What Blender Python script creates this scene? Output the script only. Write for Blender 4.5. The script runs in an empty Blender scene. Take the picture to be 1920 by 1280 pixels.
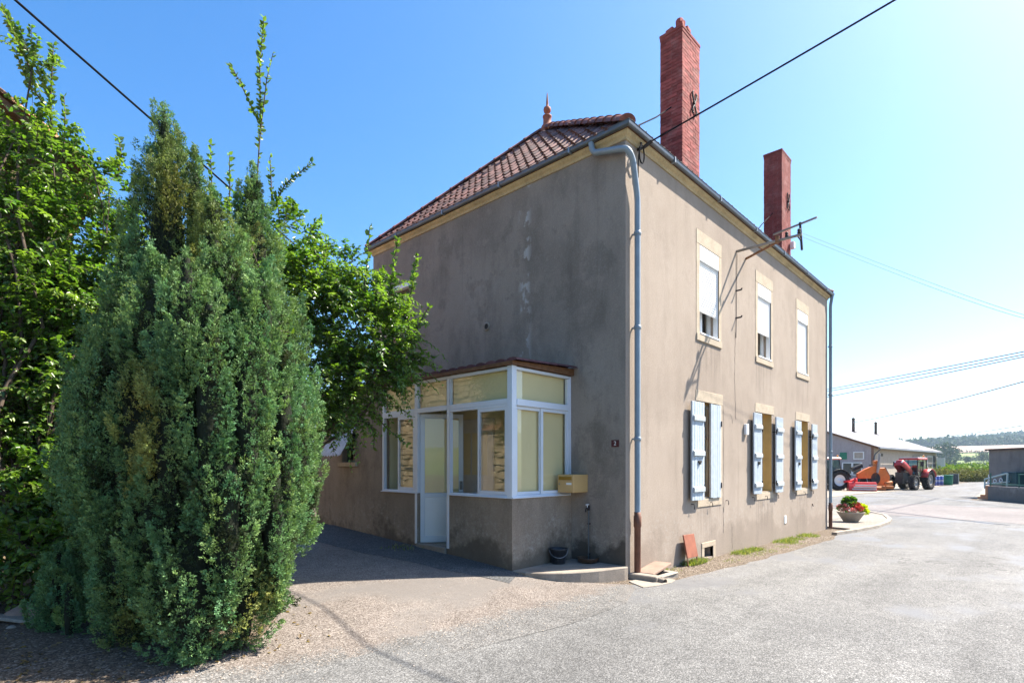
import bpy, bmesh, math, random
import numpy as np
from mathutils import Vector, Matrix
random.seed(7)
RNG = np.random.default_rng(11)
scene = bpy.context.scene
COL = scene.collection

# ------------------------------------------------------------------ camera, light, exposure
CAM = Vector((-6.859, -4.240, 1.62))
VIEW = math.radians(43.3)                      # view direction measured from +X towards +Y
cd = bpy.data.cameras.new("camera"); cam = bpy.data.objects.new("camera", cd); COL.objects.link(cam)
cam.location = CAM
cam.rotation_euler = (math.radians(90), 0, VIEW - math.radians(90))
cd.sensor_width = 36.0; cd.lens = 36.0 * 1040 / 1920; cd.shift_y = 232 / 1920
cd.clip_start = 0.05; cd.clip_end = 20000
scene.camera = cam

SUNV = Vector((1.86, -1.0, 2.55)).normalized()   # towards the sun
elev = math.asin(SUNV.z); azim = math.atan2(SUNV.x, SUNV.y)   # clockwise from +Y
w = bpy.data.worlds.new("World"); scene.world = w; w.use_nodes = True
wt = w.node_tree; wt.nodes.clear()
sky = wt.nodes.new("ShaderNodeTexSky"); sky.sky_type = 'NISHITA'; sky.sun_disc = False
sky.sun_elevation = elev; sky.sun_rotation = azim
sky.altitude = 200; sky.air_density = 1.0; sky.dust_density = 1.5; sky.ozone_density = 2.8
bg = wt.nodes.new("ShaderNodeBackground"); bg.inputs[1].default_value = 0.092
wo = wt.nodes.new("ShaderNodeOutputWorld")
hs = wt.nodes.new('ShaderNodeHueSaturation'); hs.inputs['Saturation'].default_value = 1.36
wt.links.new(sky.outputs[0], hs.inputs['Color']); wt.links.new(hs.outputs[0], bg.inputs[0]); wt.links.new(bg.outputs[0], wo.inputs[0])
sd = bpy.data.lights.new("sun", 'SUN'); sd.energy = 5.0; sd.angle = math.radians(0.5); sd.color = (1.0, 0.93, 0.82)
sun = bpy.data.objects.new("sun", sd); COL.objects.link(sun)
sun.rotation_euler = (-SUNV).to_track_quat('-Z', 'Y').to_euler(); sun.location = (20, -20, 30)
scene.view_settings.view_transform = 'Standard'; scene.view_settings.look = 'None'
scene.view_settings.exposure = 1.68; scene.view_settings.gamma = 1.0
scene.view_settings.use_curve_mapping = False
scene.render.engine = 'CYCLES'
cy = scene.cycles
cy.max_bounces = 8; cy.diffuse_bounces = 4; cy.glossy_bounces = 4; cy.transmission_bounces = 6; cy.transparent_max_bounces = 12
cy.caustics_reflective = False; cy.caustics_refractive = False
cy.use_denoising = True

# ------------------------------------------------------------------ object helpers
def tag(o, label=None, cat=None, group=None, kind=None):
    if label: o['label'] = label
    if cat: o['category'] = cat
    if group: o['group'] = group
    if kind: o['kind'] = kind
    return o
def empty(name, loc=(0, 0, 0), rz=0.0, parent=None):
    o = bpy.data.objects.new(name, None); COL.objects.link(o); o.location = loc; o.rotation_euler = (0, 0, rz)
    o.empty_display_size = 0.2
    if parent: o.parent = parent
    return o
def link(name, me, parent=None, loc=None, rot=None):
    o = bpy.data.objects.new(name, me); COL.objects.link(o)
    if parent: o.parent = parent
    if loc is not None: o.location = loc
    if rot is not None: o.rotation_euler = rot
    return o
def copy_tree(o, parent=None):
    c = o.copy(); COL.objects.link(c); c.parent = parent
    for ch in o.children: copy_tree(ch, c)
    return c

class MB:
    """collects faces; build() links them as one mesh object"""
    def __init__(s): s.v = []; s.f = []; s.m = []; s.mi = 0; s.sm = []
    def add(s, vs, fs, smooth=False):
        b = len(s.v); s.v += [tuple(p) for p in vs]
        for f in fs: s.f.append(tuple(b + i for i in f)); s.m.append(s.mi); s.sm.append(smooth)
        return s
    def box(s, x0, x1, y0, y1, z0, z1, M=None):
        vs = [(x, y, z) for z in (z0, z1) for y in (y0, y1) for x in (x0, x1)]
        if M is not None: vs = [M @ Vector(p) for p in vs]
        return s.add(vs, [(0, 2, 3, 1), (4, 5, 7, 6), (0, 1, 5, 4), (2, 6, 7, 3), (0, 4, 6, 2), (1, 3, 7, 5)])
    def quad(s, a, b, c, d): return s.add([a, b, c, d], [(0, 1, 2, 3)])
    def tube(s, pts, r, n=8, caps=True, r1=None, smooth=True):
        P = [Vector(p) for p in pts]; k = len(P); rings = []
        up = None
        for i in range(k):
            t = (P[min(i + 1, k - 1)] - P[max(i - 1, 0)]).normalized()
            if up is None:
                a = Vector((0, 0, 1)) if abs(t.z) < .9 else Vector((1, 0, 0)); up = (a - t * a.dot(t)).normalized()
            else:
                up = (up - t * up.dot(t)); up = up.normalized() if up.length > 1e-6 else t.orthogonal().normalized()
            sd_ = t.cross(up)
            rr = r if r1 is None else r + (r1 - r) * i / max(1, k - 1)
            rings.append([P[i] + (up * math.cos(2 * math.pi * j / n) + sd_ * math.sin(2 * math.pi * j / n)) * rr for j in range(n)])
        vs = [p for R in rings for p in R]; fs = []
        for i in range(k - 1):
            for j in range(n):
                fs.append((i * n + j, i * n + (j + 1) % n, (i + 1) * n + (j + 1) % n, (i + 1) * n + j))
        s.add(vs, fs, smooth)
        if caps:
            s.add(rings[0], [tuple(range(n - 1, -1, -1))]); s.add(rings[-1], [tuple(range(n))])
        return s
    def lathe(s, prof, c=(0, 0, 0), n=20, axis='z', M=None, smooth=True):
        vs = []
        for r_, z_ in prof:
            for j in range(n):
                a = 2 * math.pi * j / n
                p = Vector((r_ * math.cos(a), r_ * math.sin(a), z_))
                if axis == 'y': p = Vector((p.x, p.z, p.y))
                if axis == 'x': p = Vector((p.z, p.x, p.y))
                if M is not None: p = M @ p
                vs.append(p + Vector(c))
        fs = []
        for i in range(len(prof) - 1):
            for j in range(n):
                fs.append((i * n + j, i * n + (j + 1) % n, (i + 1) * n + (j + 1) % n, (i + 1) * n + j))
        return s.add(vs, fs, smooth)
    def prism(s, poly, z0, z1, M=None):
        n = len(poly); vs = [(x, y, z0) for x, y in poly] + [(x, y, z1) for x, y in poly]
        if M is not None: vs = [M @ Vector(p) for p in vs]
        fs = [tuple(range(n - 1, -1, -1)), tuple(range(n, 2 * n))] + [(i, (i + 1) % n, n + (i + 1) % n, n + i) for i in range(n)]
        return s.add(vs, fs)
    def mesh(s, name, mats):
        me = bpy.data.meshes.new(name); me.from_pydata(s.v, [], s.f)
        if not isinstance(mats, (list, tuple)): mats = [mats]
        for m in mats: me.materials.append(m)
        me.polygons.foreach_set('material_index', s.m); me.polygons.foreach_set('use_smooth', s.sm)
        me.update(); return me
    def build(s, name, mats, parent=None, loc=None, rot=None, bevel=0, recalc=False):
        me = s.mesh(name, mats)
        if bevel or recalc:
            bm = bmesh.new(); bm.from_mesh(me)
            bmesh.ops.remove_doubles(bm, verts=bm.verts, dist=1e-5)
            bmesh.ops.recalc_face_normals(bm, faces=bm.faces)
            if bevel:
                es = [e for e in bm.edges if len(e.link_faces) == 2 and e.calc_face_angle(0) > 0.6]
                bmesh.ops.bevel(bm, geom=es, offset=bevel, segments=1, affect='EDGES', clamp_overlap=True)
            bm.to_mesh(me); bm.free()
        return link(name, me, parent, loc, rot)

def npmesh(name, verts, faces, mats, tint=None, smooth=False, matidx=None):
    """fast mesh from numpy; faces (M,3|4); tint per vertex -> colour attribute 'tint'"""
    me = bpy.data.meshes.new(name); nf, k = faces.shape
    me.vertices.add(len(verts)); me.vertices.foreach_set('co', np.asarray(verts, np.float32).ravel())
    me.loops.add(nf * k); me.loops.foreach_set('vertex_index', faces.astype(np.int32).ravel())
    me.polygons.add(nf); me.polygons.foreach_set('loop_start', np.arange(0, nf * k, k, dtype=np.int32))
    if smooth: me.polygons.foreach_set('use_smooth', np.ones(nf, bool))
    if not isinstance(mats, (list, tuple)): mats = [mats]
    for m in mats: me.materials.append(m)
    if matidx is not None: me.polygons.foreach_set('material_index', matidx.astype(np.int32))
    if tint is not None:
        at_ = me.color_attributes.new('tint', 'FLOAT_COLOR', 'POINT')
        c4 = np.ones((len(verts), 4), np.float32); c4[:, :3] = tint; at_.data.foreach_set('color', c4.ravel())
    me.update(calc_edges=True); me.validate(); return me

# ------------------------------------------------------------------ materials
def L(h):
    h = h.lstrip('#'); o = []
    for i in (0, 2, 4):
        c = int(h[i:i + 2], 16) / 255; o.append(c / 12.92 if c <= .04045 else ((c + .055) / 1.055) ** 2.4)
    return tuple(o)
class NT:
    def __init__(s, name):
        s.m = bpy.data.materials.new(name); s.m.use_nodes = True; s.t = s.m.node_tree; s.t.nodes.clear()
        s.out = s.n('ShaderNodeOutputMaterial'); s.geo = None
    def n(s, k, **kw):
        x = s.t.nodes.new(k)
        for a, b in kw.items(): setattr(x, a, b)
        return x
    def l(s, a, b): s.t.links.new(a, b)
    def pos(s):
        if s.geo is None: s.geo = s.n('ShaderNodeTexCoord')
        return s.geo.outputs['Object']
    def world(s): return s.n('ShaderNodeNewGeometry').outputs['Position']
    def noise(s, scale, detail=4, rough=.55, vec=None, stretch=None):
        x = s.n('ShaderNodeTexNoise'); x.inputs['Scale'].default_value = scale; x.inputs['Detail'].default_value = detail
        x.inputs['Roughness'].default_value = rough
        v = vec if vec is not None else s.pos()
        if stretch:
            mp = s.n('ShaderNodeMapping'); mp.inputs['Scale'].default_value = stretch; s.l(v, mp.inputs[0]); v = mp.outputs[0]
        s.l(v, x.inputs['Vector']); return x.outputs['Fac']
    def ramp(s, fac, stops):
        x = s.n('ShaderNodeValToRGB'); e = x.color_ramp.elements
        while len(e) < len(stops): e.new(0.5)
        for i, (p, c) in enumerate(stops):
            e[i].position = p; e[i].color = (c, c, c, 1) if isinstance(c, (int, float)) else (*c, 1)
        s.l(fac, x.inputs[0]); return x.outputs[0]
    def mix(s, fac, a, b, mode='MIX'):
        x = s.n('ShaderNodeMix', data_type='RGBA', blend_type=mode)
        for sock, val in ((x.inputs[0], fac), (x.inputs[6], a), (x.inputs[7], b)):
            if isinstance(val, (int, float)): sock.default_value = val
            elif isinstance(val, tuple): sock.default_value = (*val, 1)
            else: s.l(val, sock)
        return x.outputs[2]
    def math(s, op, a, b=0.0):
        x = s.n('ShaderNodeMath', operation=op)
        for sock, val in ((x.inputs[0], a), (x.inputs[1], b)):
            if isinstance(val, (int, float)): sock.default_value = val
            else: s.l(val, sock)
        return x.outputs[0]
    def bump(s, h, strength=.3, dist=.01, normal=None):
        x = s.n('ShaderNodeBump'); x.inputs['Strength'].default_value = strength; x.inputs['Distance'].default_value = dist
        s.l(h, x.inputs['Height'])
        if normal is not None: s.l(normal, x.inputs['Normal'])
        return x.outputs[0]
    def pbr(s, col, rough=.8, metal=0.0, spec=.3, normal=None):
        x = s.n('ShaderNodeBsdfPrincipled')
        for nm, val in (('Base Color', col), ('Roughness', rough), ('Metallic', metal), ('Specular IOR Level', spec)):
            if isinstance(val, (int, float)): x.inputs[nm].default_value = val
            elif isinstance(val, tuple): x.inputs[nm].default_value = (*val, 1)
            else: s.l(val, x.inputs[nm])
        if normal is not None: s.l(normal, x.inputs['Normal'])
        return x.outputs[0]
    def done(s, sh): s.l(sh, s.out.inputs[0]); return s.m

def simple(name, col, rough=.7, var=.18, scale=4.0, bump=.0, bscale=40, metal=0.0, spec=.3, fine=.0, fscale=60, rnd=0.0):
    t = NT(name); lo = tuple(c * (1 - var) for c in col); hi = tuple(min(1, c * (1 + var)) for c in col)
    c = t.ramp(t.noise(scale, 5, .6), [(.3, lo), (.7, hi)])
    if fine: c = t.mix(fine, c, t.ramp(t.noise(fscale, 3, .7), [(.35, tuple(x * .55 for x in col)), (.65, tuple(min(1, x * 1.35) for x in col))]))
    if rnd:
        oi = t.n('ShaderNodeObjectInfo'); v_ = t.ramp(oi.outputs['Random'], [(0, 1 - rnd), (1, 1 + rnd)])
        c = t.mix(1.0, c, v_, 'MULTIPLY')
    nr = t.bump(t.noise(bscale, 4, .6), bump, .01) if bump else None
    return t.done(t.pbr(c, rough, metal, spec, nr))

def plaster(name, base, dark, light, seed=0.0, damp=0.8, peel=0.0, sills=(), mott=.5):
    t = NT(name); p = t.world()
    mp = t.n('ShaderNodeMapping'); mp.inputs['Location'].default_value = (seed, seed * 1.7, seed * .3); t.l(p, mp.inputs[0]); q = mp.outputs[0]
    big = t.noise(.55, 6, .62, q); med = t.noise(2.2, 6, .65, q, (1, 1, .45)); fine = t.noise(38, 5, .7, q); grit = t.noise(150, 3, .7, q)
    c = t.ramp(big, [(.28, dark), (.5, base), (.74, light)])
    c = t.mix(t.ramp(med, [(.46, 0.0), (.75, mott)]), c, tuple(x * .62 for x in dark))
    blot = t.noise(1.1, 7, .72, q); c = t.mix(t.ramp(blot, [(.54, 0.0), (.62, mott * .75)]), c, tuple(x * .74 for x in dark)); c = t.mix(t.ramp(blot, [(.30, mott * .7), (.40, 0.0)]), c, tuple(min(1, x * 1.12) for x in light))
    c = t.mix(t.ramp(fine, [(.5, 0.0), (.8, .38)]), c, tuple(min(1, x * 1.35) for x in light))
    c = t.mix(t.ramp(grit, [(.28, .65), (.52, 0.0)]), c, tuple(x * .40 for x in dark))
    sep = t.n('ShaderNodeSeparateXYZ'); t.l(p, sep.inputs[0])
    # rain streaks
    st = t.noise(1.0, 5, .7, q, (5.5, 5.5, .28))
    c = t.mix(t.ramp(st, [(.56, 0.0), (.74, .26)]), c, tuple(x * .5 for x in dark))
    for s0, s1, sz in sills:
        mx_ = t.math('MULTIPLY', t.ramp(t.math('SUBTRACT', sep.outputs[0], s0), [(0.0, 0.0), (.04, 1.0)]), t.ramp(t.math('SUBTRACT', s1, sep.outputs[0]), [(0.0, 0.0), (.04, 1.0)]))
        dz = t.math('SUBTRACT', sz, sep.outputs[2]); fall = t.math('MULTIPLY', t.ramp(dz, [(0.0, 0.0), (.01, 1.0)]), t.ramp(dz, [(.05, 1.0), (.85, 0.0)]))
        run = t.ramp(t.noise(1.0, 4, .7, q, (14, 14, .5)), [(.44, 0.0), (.66, .6)]); c = t.mix(t.math('MULTIPLY', t.math('MULTIPLY', mx_, fall), run), c, tuple(x * .42 for x in dark))
    # damp patches with ragged outlines low on the plaster, salts above them
    h = t.math('ADD', sep.outputs[2], t.math('MULTIPLY', t.math('SUBTRACT', t.noise(1.3, 6, .7, q), .5), 2.2))
    c = t.mix(t.math('MULTIPLY', t.ramp(h, [(.28, 1.0), (.52, 0.0)]), damp), c, tuple(x * .33 for x in dark))
    salt = t.math('MULTIPLY', t.ramp(h, [(.42, 0.0), (.55, 1.0)]), t.ramp(h, [(.6, 1.0), (.95, 0.0)]))
    salt = t.math('MULTIPLY', salt, t.ramp(t.noise(14, 6, .75, q), [(.5, 0.0), (.66, .6)]))
    c = t.mix(salt, c, (.42, .39, .34))
    if peel:
        # pale flaked spots in a vertical run and along the line above the porch roof
        a = t.math('ABSOLUTE', t.math('SUBTRACT', sep.outputs[1], 1.93)); near = t.ramp(a, [(.05, 1.0), (.16, 0.0)])
        a2 = t.math('MULTIPLY', t.ramp(t.math('SUBTRACT', sep.outputs[2], 3.1), [(.0, 1.0), (.3, 0.0)]), t.ramp(t.math('ABSOLUTE', t.math('SUBTRACT', sep.outputs[1], 2.0)), [(.3, 1.0), (.5, 0.0)]))
        near = t.math('MAXIMUM', near, a2)
        spot = t.ramp(t.noise(4.2, 4, .6, q, (1, 1, .8)), [(.51, 0.0), (.56, 1.0)])
        c = t.mix(t.math('MULTIPLY', near, t.math('MULTIPLY', spot, .92)), c, (.40, .385, .36))
    nb = t.math('ADD', t.math('MULTIPLY', fine, .6), t.math('ADD', t.math('MULTIPLY', grit, .5), t.math('MULTIPLY', med, 1.2)))
    return t.done(t.pbr(c, .92, 0, .15, t.bump(nb, .75, .008)))

def asphalt(name, tones, stone=110.0, big=((.8, .8, .8), (1.15, 1.15, 1.15)), smooth_patch=None, bump=.6, cracks=False, blend=None):
    t = NT(name); p = t.world()
    vo = t.n('ShaderNodeTexVoronoi'); vo.inputs['Scale'].default_value = stone; t.l(p, vo.inputs['Vector'])
    sp = t.n('ShaderNodeSeparateColor'); t.l(vo.outputs['Color'], sp.inputs[0])
    c = t.ramp(sp.outputs[0], tones)
    if blend:
        # worn edge: the drive's stones thin out into the street surface along a ragged line
        xyz = t.n('ShaderNodeSeparateXYZ'); t.l(p, xyz.inputs[0]); dx = t.math('ADD', xyz.outputs[0], .3)
        yb = t.math('ADD', t.math('MULTIPLY', t.math('MULTIPLY', dx, dx), .016), -.26)
        v = t.math('ADD', t.math('SUBTRACT', xyz.outputs[1], yb), t.math('MULTIPLY', t.math('SUBTRACT', t.noise(2.2, 7, .72, p), .5), 1.0))
        v = t.math('ADD', v, t.math('MULTIPLY', t.math('SUBTRACT', sp.outputs[1], .5), .22))
        c = t.mix(t.ramp(v, [(.0, 0.0), (.12, 1.0)]), t.ramp(sp.outputs[0], blend), c)
    b = t.ramp(t.noise(.35, 6, .6, p), [(.3, big[0]), (.7, big[1])]); c = t.mix(1.0, c, b, 'MULTIPLY')
    c = t.mix(1.0, c, t.ramp(t.noise(4.0, 5, .7, p), [(.3, .82), (.7, 1.14)]), 'MULTIPLY')
    h = vo.outputs['Distance']; h2 = t.noise(stone * .5, 3, .6, p)
    hh = t.math('ADD', t.math('MULTIPLY', t.math('SUBTRACT', 1.0, h), .6), h2)
    rough = .85
    if cracks:
        c = t.mix(1.0, c, t.ramp(t.noise(1.0, 4, .6, p, (.10, .95, 1)), [(.32, .80), (.5, 1.0), (.68, 1.16)]), 'MULTIPLY')
        w_ = t.n('ShaderNodeVectorMath', operation='ADD'); t.l(p, w_.inputs[0]); nz = t.n('ShaderNodeTexNoise'); nz.inputs['Scale'].default_value = 1.3; t.l(p, nz.inputs['Vector']); t.l(nz.outputs['Color'], w_.inputs[1])
        ve = t.n('ShaderNodeTexVoronoi', feature='DISTANCE_TO_EDGE'); ve.inputs['Scale'].default_value = .33; t.l(w_.outputs[0], ve.inputs['Vector'])
        cr = t.math('MULTIPLY', t.ramp(ve.outputs['Distance'], [(.0, 1.0), (.006, 0.0)]), t.ramp(t.noise(.5, 3, .6, p), [(.5, 0.0), (.6, .75)])); c = t.mix(cr, c, (.035, .033, .03))
        st = t.ramp(t.noise(.9, 5, .7, p), [(.66, 0.0), (.74, .45)]); c = t.mix(st, c, (.06, .057, .054))
    if smooth_patch:
        m = t.ramp(t.noise(.33, 5, .55, p, (1.0, 1.8, 1.0)), [(.54, 0.0), (.62, 1.0)])
        c = t.mix(t.math('MULTIPLY', m, .8), c, smooth_patch)
        hh = t.math('MULTIPLY', hh, t.math('SUBTRACT', 1.0, t.math('MULTIPLY', m, .85)))
        rough = t.ramp(m, [(0, .85), (1, .6)])
    return t.done(t.pbr(c, rough, 0, .3, t.bump(hh, bump, .008)))

def leafmat(name, rough=.38, trans=.35, spec=.5, trans_tint=(1.5, 1.7, .5)):
    t = NT(name); a = t.n('ShaderNodeAttribute'); a.attribute_name = 'tint'
    c = t.mix(1.0, a.outputs['Color'], t.ramp(t.noise(9, 3, .6), [(.3, .8), (.7, 1.2)]), 'MULTIPLY')
    tr = t.n('ShaderNodeBsdfTranslucent'); t.l(t.mix(1.0, c, trans_tint, 'MULTIPLY'), tr.inputs[0])
    mx = t.n('ShaderNodeMixShader'); mx.inputs[0].default_value = trans
    t.l(t.pbr(c, rough, 0, spec), mx.inputs[1]); t.l(tr.outputs[0], mx.inputs[2]); return t.done(mx.outputs[0])

def glass(name, ior=1.6, tint=(.93, .96, .95), rough=0.0):
    t = NT(name); fr = t.n('ShaderNodeFresnel'); bf = t.n('ShaderNodeNewGeometry').outputs['Backfacing']; t.l(t.math('ADD', ior, t.math('MULTIPLY', bf, 1 / ior - ior)), fr.inputs[0])   # same reflectance from either side of the thin pane
    tr = t.n('ShaderNodeBsdfTransparent'); tr.inputs[0].default_value = (*tint, 1)
    gl = t.n('ShaderNodeBsdfGlossy'); gl.inputs['Roughness'].default_value = rough
    mx = t.n('ShaderNodeMixShader'); t.l(fr.outputs[0], mx.inputs[0]); t.l(tr.outputs[0], mx.inputs[1]); t.l(gl.outputs[0], mx.inputs[2])
    return t.done(mx.outputs[0])

M = {}
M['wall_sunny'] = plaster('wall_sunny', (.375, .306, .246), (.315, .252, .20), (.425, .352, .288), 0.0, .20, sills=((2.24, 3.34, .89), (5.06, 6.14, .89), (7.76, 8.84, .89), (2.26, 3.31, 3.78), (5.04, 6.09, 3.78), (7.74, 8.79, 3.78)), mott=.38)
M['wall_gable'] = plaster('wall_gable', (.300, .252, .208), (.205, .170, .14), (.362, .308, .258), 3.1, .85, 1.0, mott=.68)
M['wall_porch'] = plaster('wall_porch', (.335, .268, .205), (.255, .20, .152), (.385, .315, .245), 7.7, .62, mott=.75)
M['stone'] = simple('limestone', (.44, .36, .265), .9, .18, 5, .3, 60, fine=.25, fscale=45)
M['cornice'] = simple('cornice_stone', (.47, .36, .20), .9, .35, 2.2, .35, 50, fine=.3, fscale=30)
M['zinc'] = simple('zinc', (.115, .13, .145), .45, .2, 3, .05, 80, metal=.6, spec=.5)
M['pipe_blue'] = simple('grey_blue_pipe_paint', (.20, .255, .305), .42, .12, 6, .03, 80, spec=.5)
M['pipe_brown'] = simple('brown_cast_pipe', (.15, .065, .04), .6, .3, 8, .1, 60)
M['tile'] = simple('roof_tile', (.115, .048, .037), .6, .5, 7, .15, 60, fine=.4, fscale=70, rnd=.5, spec=.5)
M['ridge'] = simple('ridge_tile', (.18, .065, .047), .75, .5, 9, .3, 50, fine=.4, fscale=60, rnd=.3)
M['terracotta'] = simple('terracotta', (.27, .095, .055), .7, .2, 8, .1, 60)
def brickmat():
    t = NT('brick'); p = t.world(); oi = t.n('ShaderNodeObjectInfo')
    c = t.ramp(t.noise(9, 5, .6), [(.3, (.22, .056, .050)), (.7, (.335, .092, .080))]); vo = t.n('ShaderNodeTexVoronoi'); vo.inputs['Scale'].default_value = 6; t.l(p, vo.inputs['Vector'])
    c = t.mix(1.0, c, t.ramp(oi.outputs['Random'], [(0, .62), (.5, 1.0), (1, 1.35)]), 'MULTIPLY')
    c = t.mix(t.ramp(t.noise(3.2, 6, .7, p), [(.50, 0.0), (.70, .5)]), c, (.42, .24, .21)); c = t.mix(t.ramp(t.noise(2.1, 6, .7, p, (1, 1, .5)), [(.55, 0.0), (.72, .55)]), c, (.055, .03, .028))
    return t.done(t.pbr(c, .9, 0, .2, t.bump(t.noise(60, 4, .7, p), .3, .006)))
M['brick'] = brickmat()
M['mortar'] = simple('mortar', (.46, .33, .29), .95, .2, 9, .3, 60)
M['mortar_dark'] = simple('flaunching', (.16, .13, .115), .95, .35, 6, .4, 40)
M['white_alu'] = simple('white_lacquered_aluminium', (.66, .70, .76), .35, .05, 3, 0, spec=.5)
M['white_pvc'] = simple('white_pvc', (.82, .82, .81), .4, .04, 3, 0, spec=.5)
M['cream'] = simple('cream_paint', (.78, .70, .46), .8, .05, 2, .05, 60)
M['ochre'] = simple('ochre_reveal', (.55, .36, .13), .9, .12, 4, .1, 50)
M['white_wood'] = simple('white_painted_wood', (.70, .70, .68), .6, .08, 8, .05, 80)
M['shutter'] = simple('flaking_blue_white_paint', (.42, .475, .52), .8, .14, 14, .2, 70, fine=.28, fscale=120, rnd=.05)
M['batten'] = simple('weathered_batten_paint', (.44, .48, .50), .85, .2, 16, .25, 70, fine=.4, fscale=90)
M['iron'] = simple('dark_iron', (.035, .03, .03), .6, .3, 12, .1, 80, metal=.3)
M['galv'] = simple('weathered_galvanised_steel', (.25, .23, .21), .55, .25, 9, .1, 80, metal=.55)
M['rust'] = simple('rusty_steel', (.22, .11, .055), .8, .35, 14, .2, 80)
M['dark_int'] = simple('dark_room', (.05, .045, .04), .9)
M['curtain'] = simple('lace_curtain', (.42, .42, .42), .9, .25, 9, .1, 30)
M['glass'] = glass('window_glass', 1.5)
M['glass_porch'] = glass('porch_glass', 2.0, (.96, .98, .95))
M['wood'] = simple('varnished_wood', (.16, .075, .032), .6, .3, 12, .1, 60)
M['concrete'] = simple('old_concrete', (.28, .235, .19), .92, .25, 4, .4, 60, fine=.3, fscale=70)
M['concrete_pale'] = simple('pale_concrete', (.29, .25, .205), .92, .22, 4, .4, 60, fine=.3, fscale=70)
M['lid'] = simple('pinkish_cast_slab', (.28, .185, .14), .9, .15, 6, .3, 60)
M['mailbox'] = simple('beige_steel', (.55, .35, .14), .45, .06, 3, 0, spec=.5)
M['brass'] = simple('brass_flap', (.33, .19, .035), .4, .1, 5, 0, metal=.6)
M['white_plate'] = simple('white_plate', (.78, .78, .76), .5, .04)
M['plaque'] = simple('dark_red_enamel', (.075, .008, .012), .3, .1, 8, 0, spec=.5)
M['black_plastic'] = simple('black_plastic', (.018, .020, .026), .45, .15, 6, 0, spec=.5)
M['cable'] = simple('black_cable', (.015, .015, .017), .9, .1, spec=.05)
M['cable_grey'] = simple('grey_cable', (.10, .11, .13), .6, .1)
M['bark'] = simple('bark', (.16, .12, .09), .95, .35, 12, .6, 40, fine=.3)
M['twig'] = simple('twig_bark', (.075, .055, .04), .9, .3, 12, .2, 50)
M['inner'] = simple('dark_inner_core', (.014, .018, .009), .95, .4, 14, .8, 30)  # near-black core colour paints the shade deep inside the conifers
M['leaf'] = leafmat('broad_leaf', .33, .45, .55)
M['needle'] = leafmat('conifer_spray', .6, .22, .2, (1.2, 1.3, .8))
M['far_leaf'] = leafmat('far_foliage', .7, .2, .2, (1.2, 1.3, .6))
M['grassblade'] = leafmat('grass_blade', .5, .35, .3)
M['petal'] = leafmat('petal', .6, .3, .2, (1.2, 1.0, 1.0))
ROAD = [(0.0, (.066, .065, .063)), (.35, (.112, .110, .106)), (.62, (.158, .155, .149)), (.85, (.22, .215, .206)), (1, (.31, .305, .295))]
M['asphalt'] = asphalt('chip_seal_asphalt', ROAD, 118, ((.82, .82, .82), (1.12, 1.11, 1.09)), (.128, .128, .130), cracks=True)
M['asphalt_light'] = asphalt('pale_asphalt', [(0.0, (.115, .10, .097)), (.5, (.175, .155, .146)), (1, (.26, .235, .22))], 90, bump=.4)
M['driveway'] = asphalt('worn_gravel_drive', [(0.0, (.080, .066, .056)), (.3, (.142, .120, .104)), (.65, (.190, .162, .142)), (1, (.285, .255, .23))], 100, ((.74, .72, .70), (1.14, 1.12, 1.1)), (.150, .135, .122), .6, blend=ROAD)
M['soil'] = asphalt('stony_soil_and_shade', [(0.0, (.045, .033, .024)), (.45, (.095, .068, .046)), (.85, (.145, .108, .074)), (1, (.24, .20, .16))], 70, bump=.8)
M['sand_yard'] = asphalt('sandy_yard', [(0.0, (.20, .165, .125)), (.5, (.29, .245, .19)), (1, (.37, .325, .265))], 40, bump=.3)
M['stonewall'] = simple('rubble_stone', (.38, .29, .18), .92, .6, 4.5, .5, 30, fine=.3, fscale=25, rnd=.35)
M['stonemortar'] = simple('lime_mortar', (.19, .14, .085), .95, .2, 5, .5, 40)
# ------------------------------------------------------------------ ground
def sm(x, a, b):
    t = min(1.0, max(0.0, (x - a) / (b - a))); return t * t * (3 - 2 * t)
def gz(x, y):
    z = 0.0
    if x > 0: z -= .0155 * min(x, 17.0) + .003 * max(0, min(x - 17.0, 12))
    b = .19 * sm(y, -.25, 1.3) * (1 - sm(x, -.75, .15))
    b += (.055 * max(0, min(y - 1.2, 4.5))) * (1 - sm(x, -1.0, .1)) * (1 - .5 * sm(-x, 3, 6))
    return z + b
def far_z(x, y):
    """the valley and the hill beyond the farmyard"""
    d = math.hypot(x, y)
    z = gz(x, y)
    if d > 90:
        z = -.3 - 7 * sm(d, 90, 260) + 8 * sm(d, 300, 620) + 31 * sm(d, 560, 1180) + 26 * sm(d, 1100, 1900) + 10 * sm(d, 1900, 2900)
        z += 1.2 * math.sin(x * .011 + 1) * sm(d, 150, 400) + 2.0 * math.sin(y * .006 + x * .003) * sm(d, 300, 900)
        az = math.degrees(math.atan2(y, x)); z *= 1.0
        z += -3.4 * (max(-12, min(14, az)) - 4) * sm(d, 1150, 1900) * (1 if abs(az) < 90 else 0)
    return z
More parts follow.
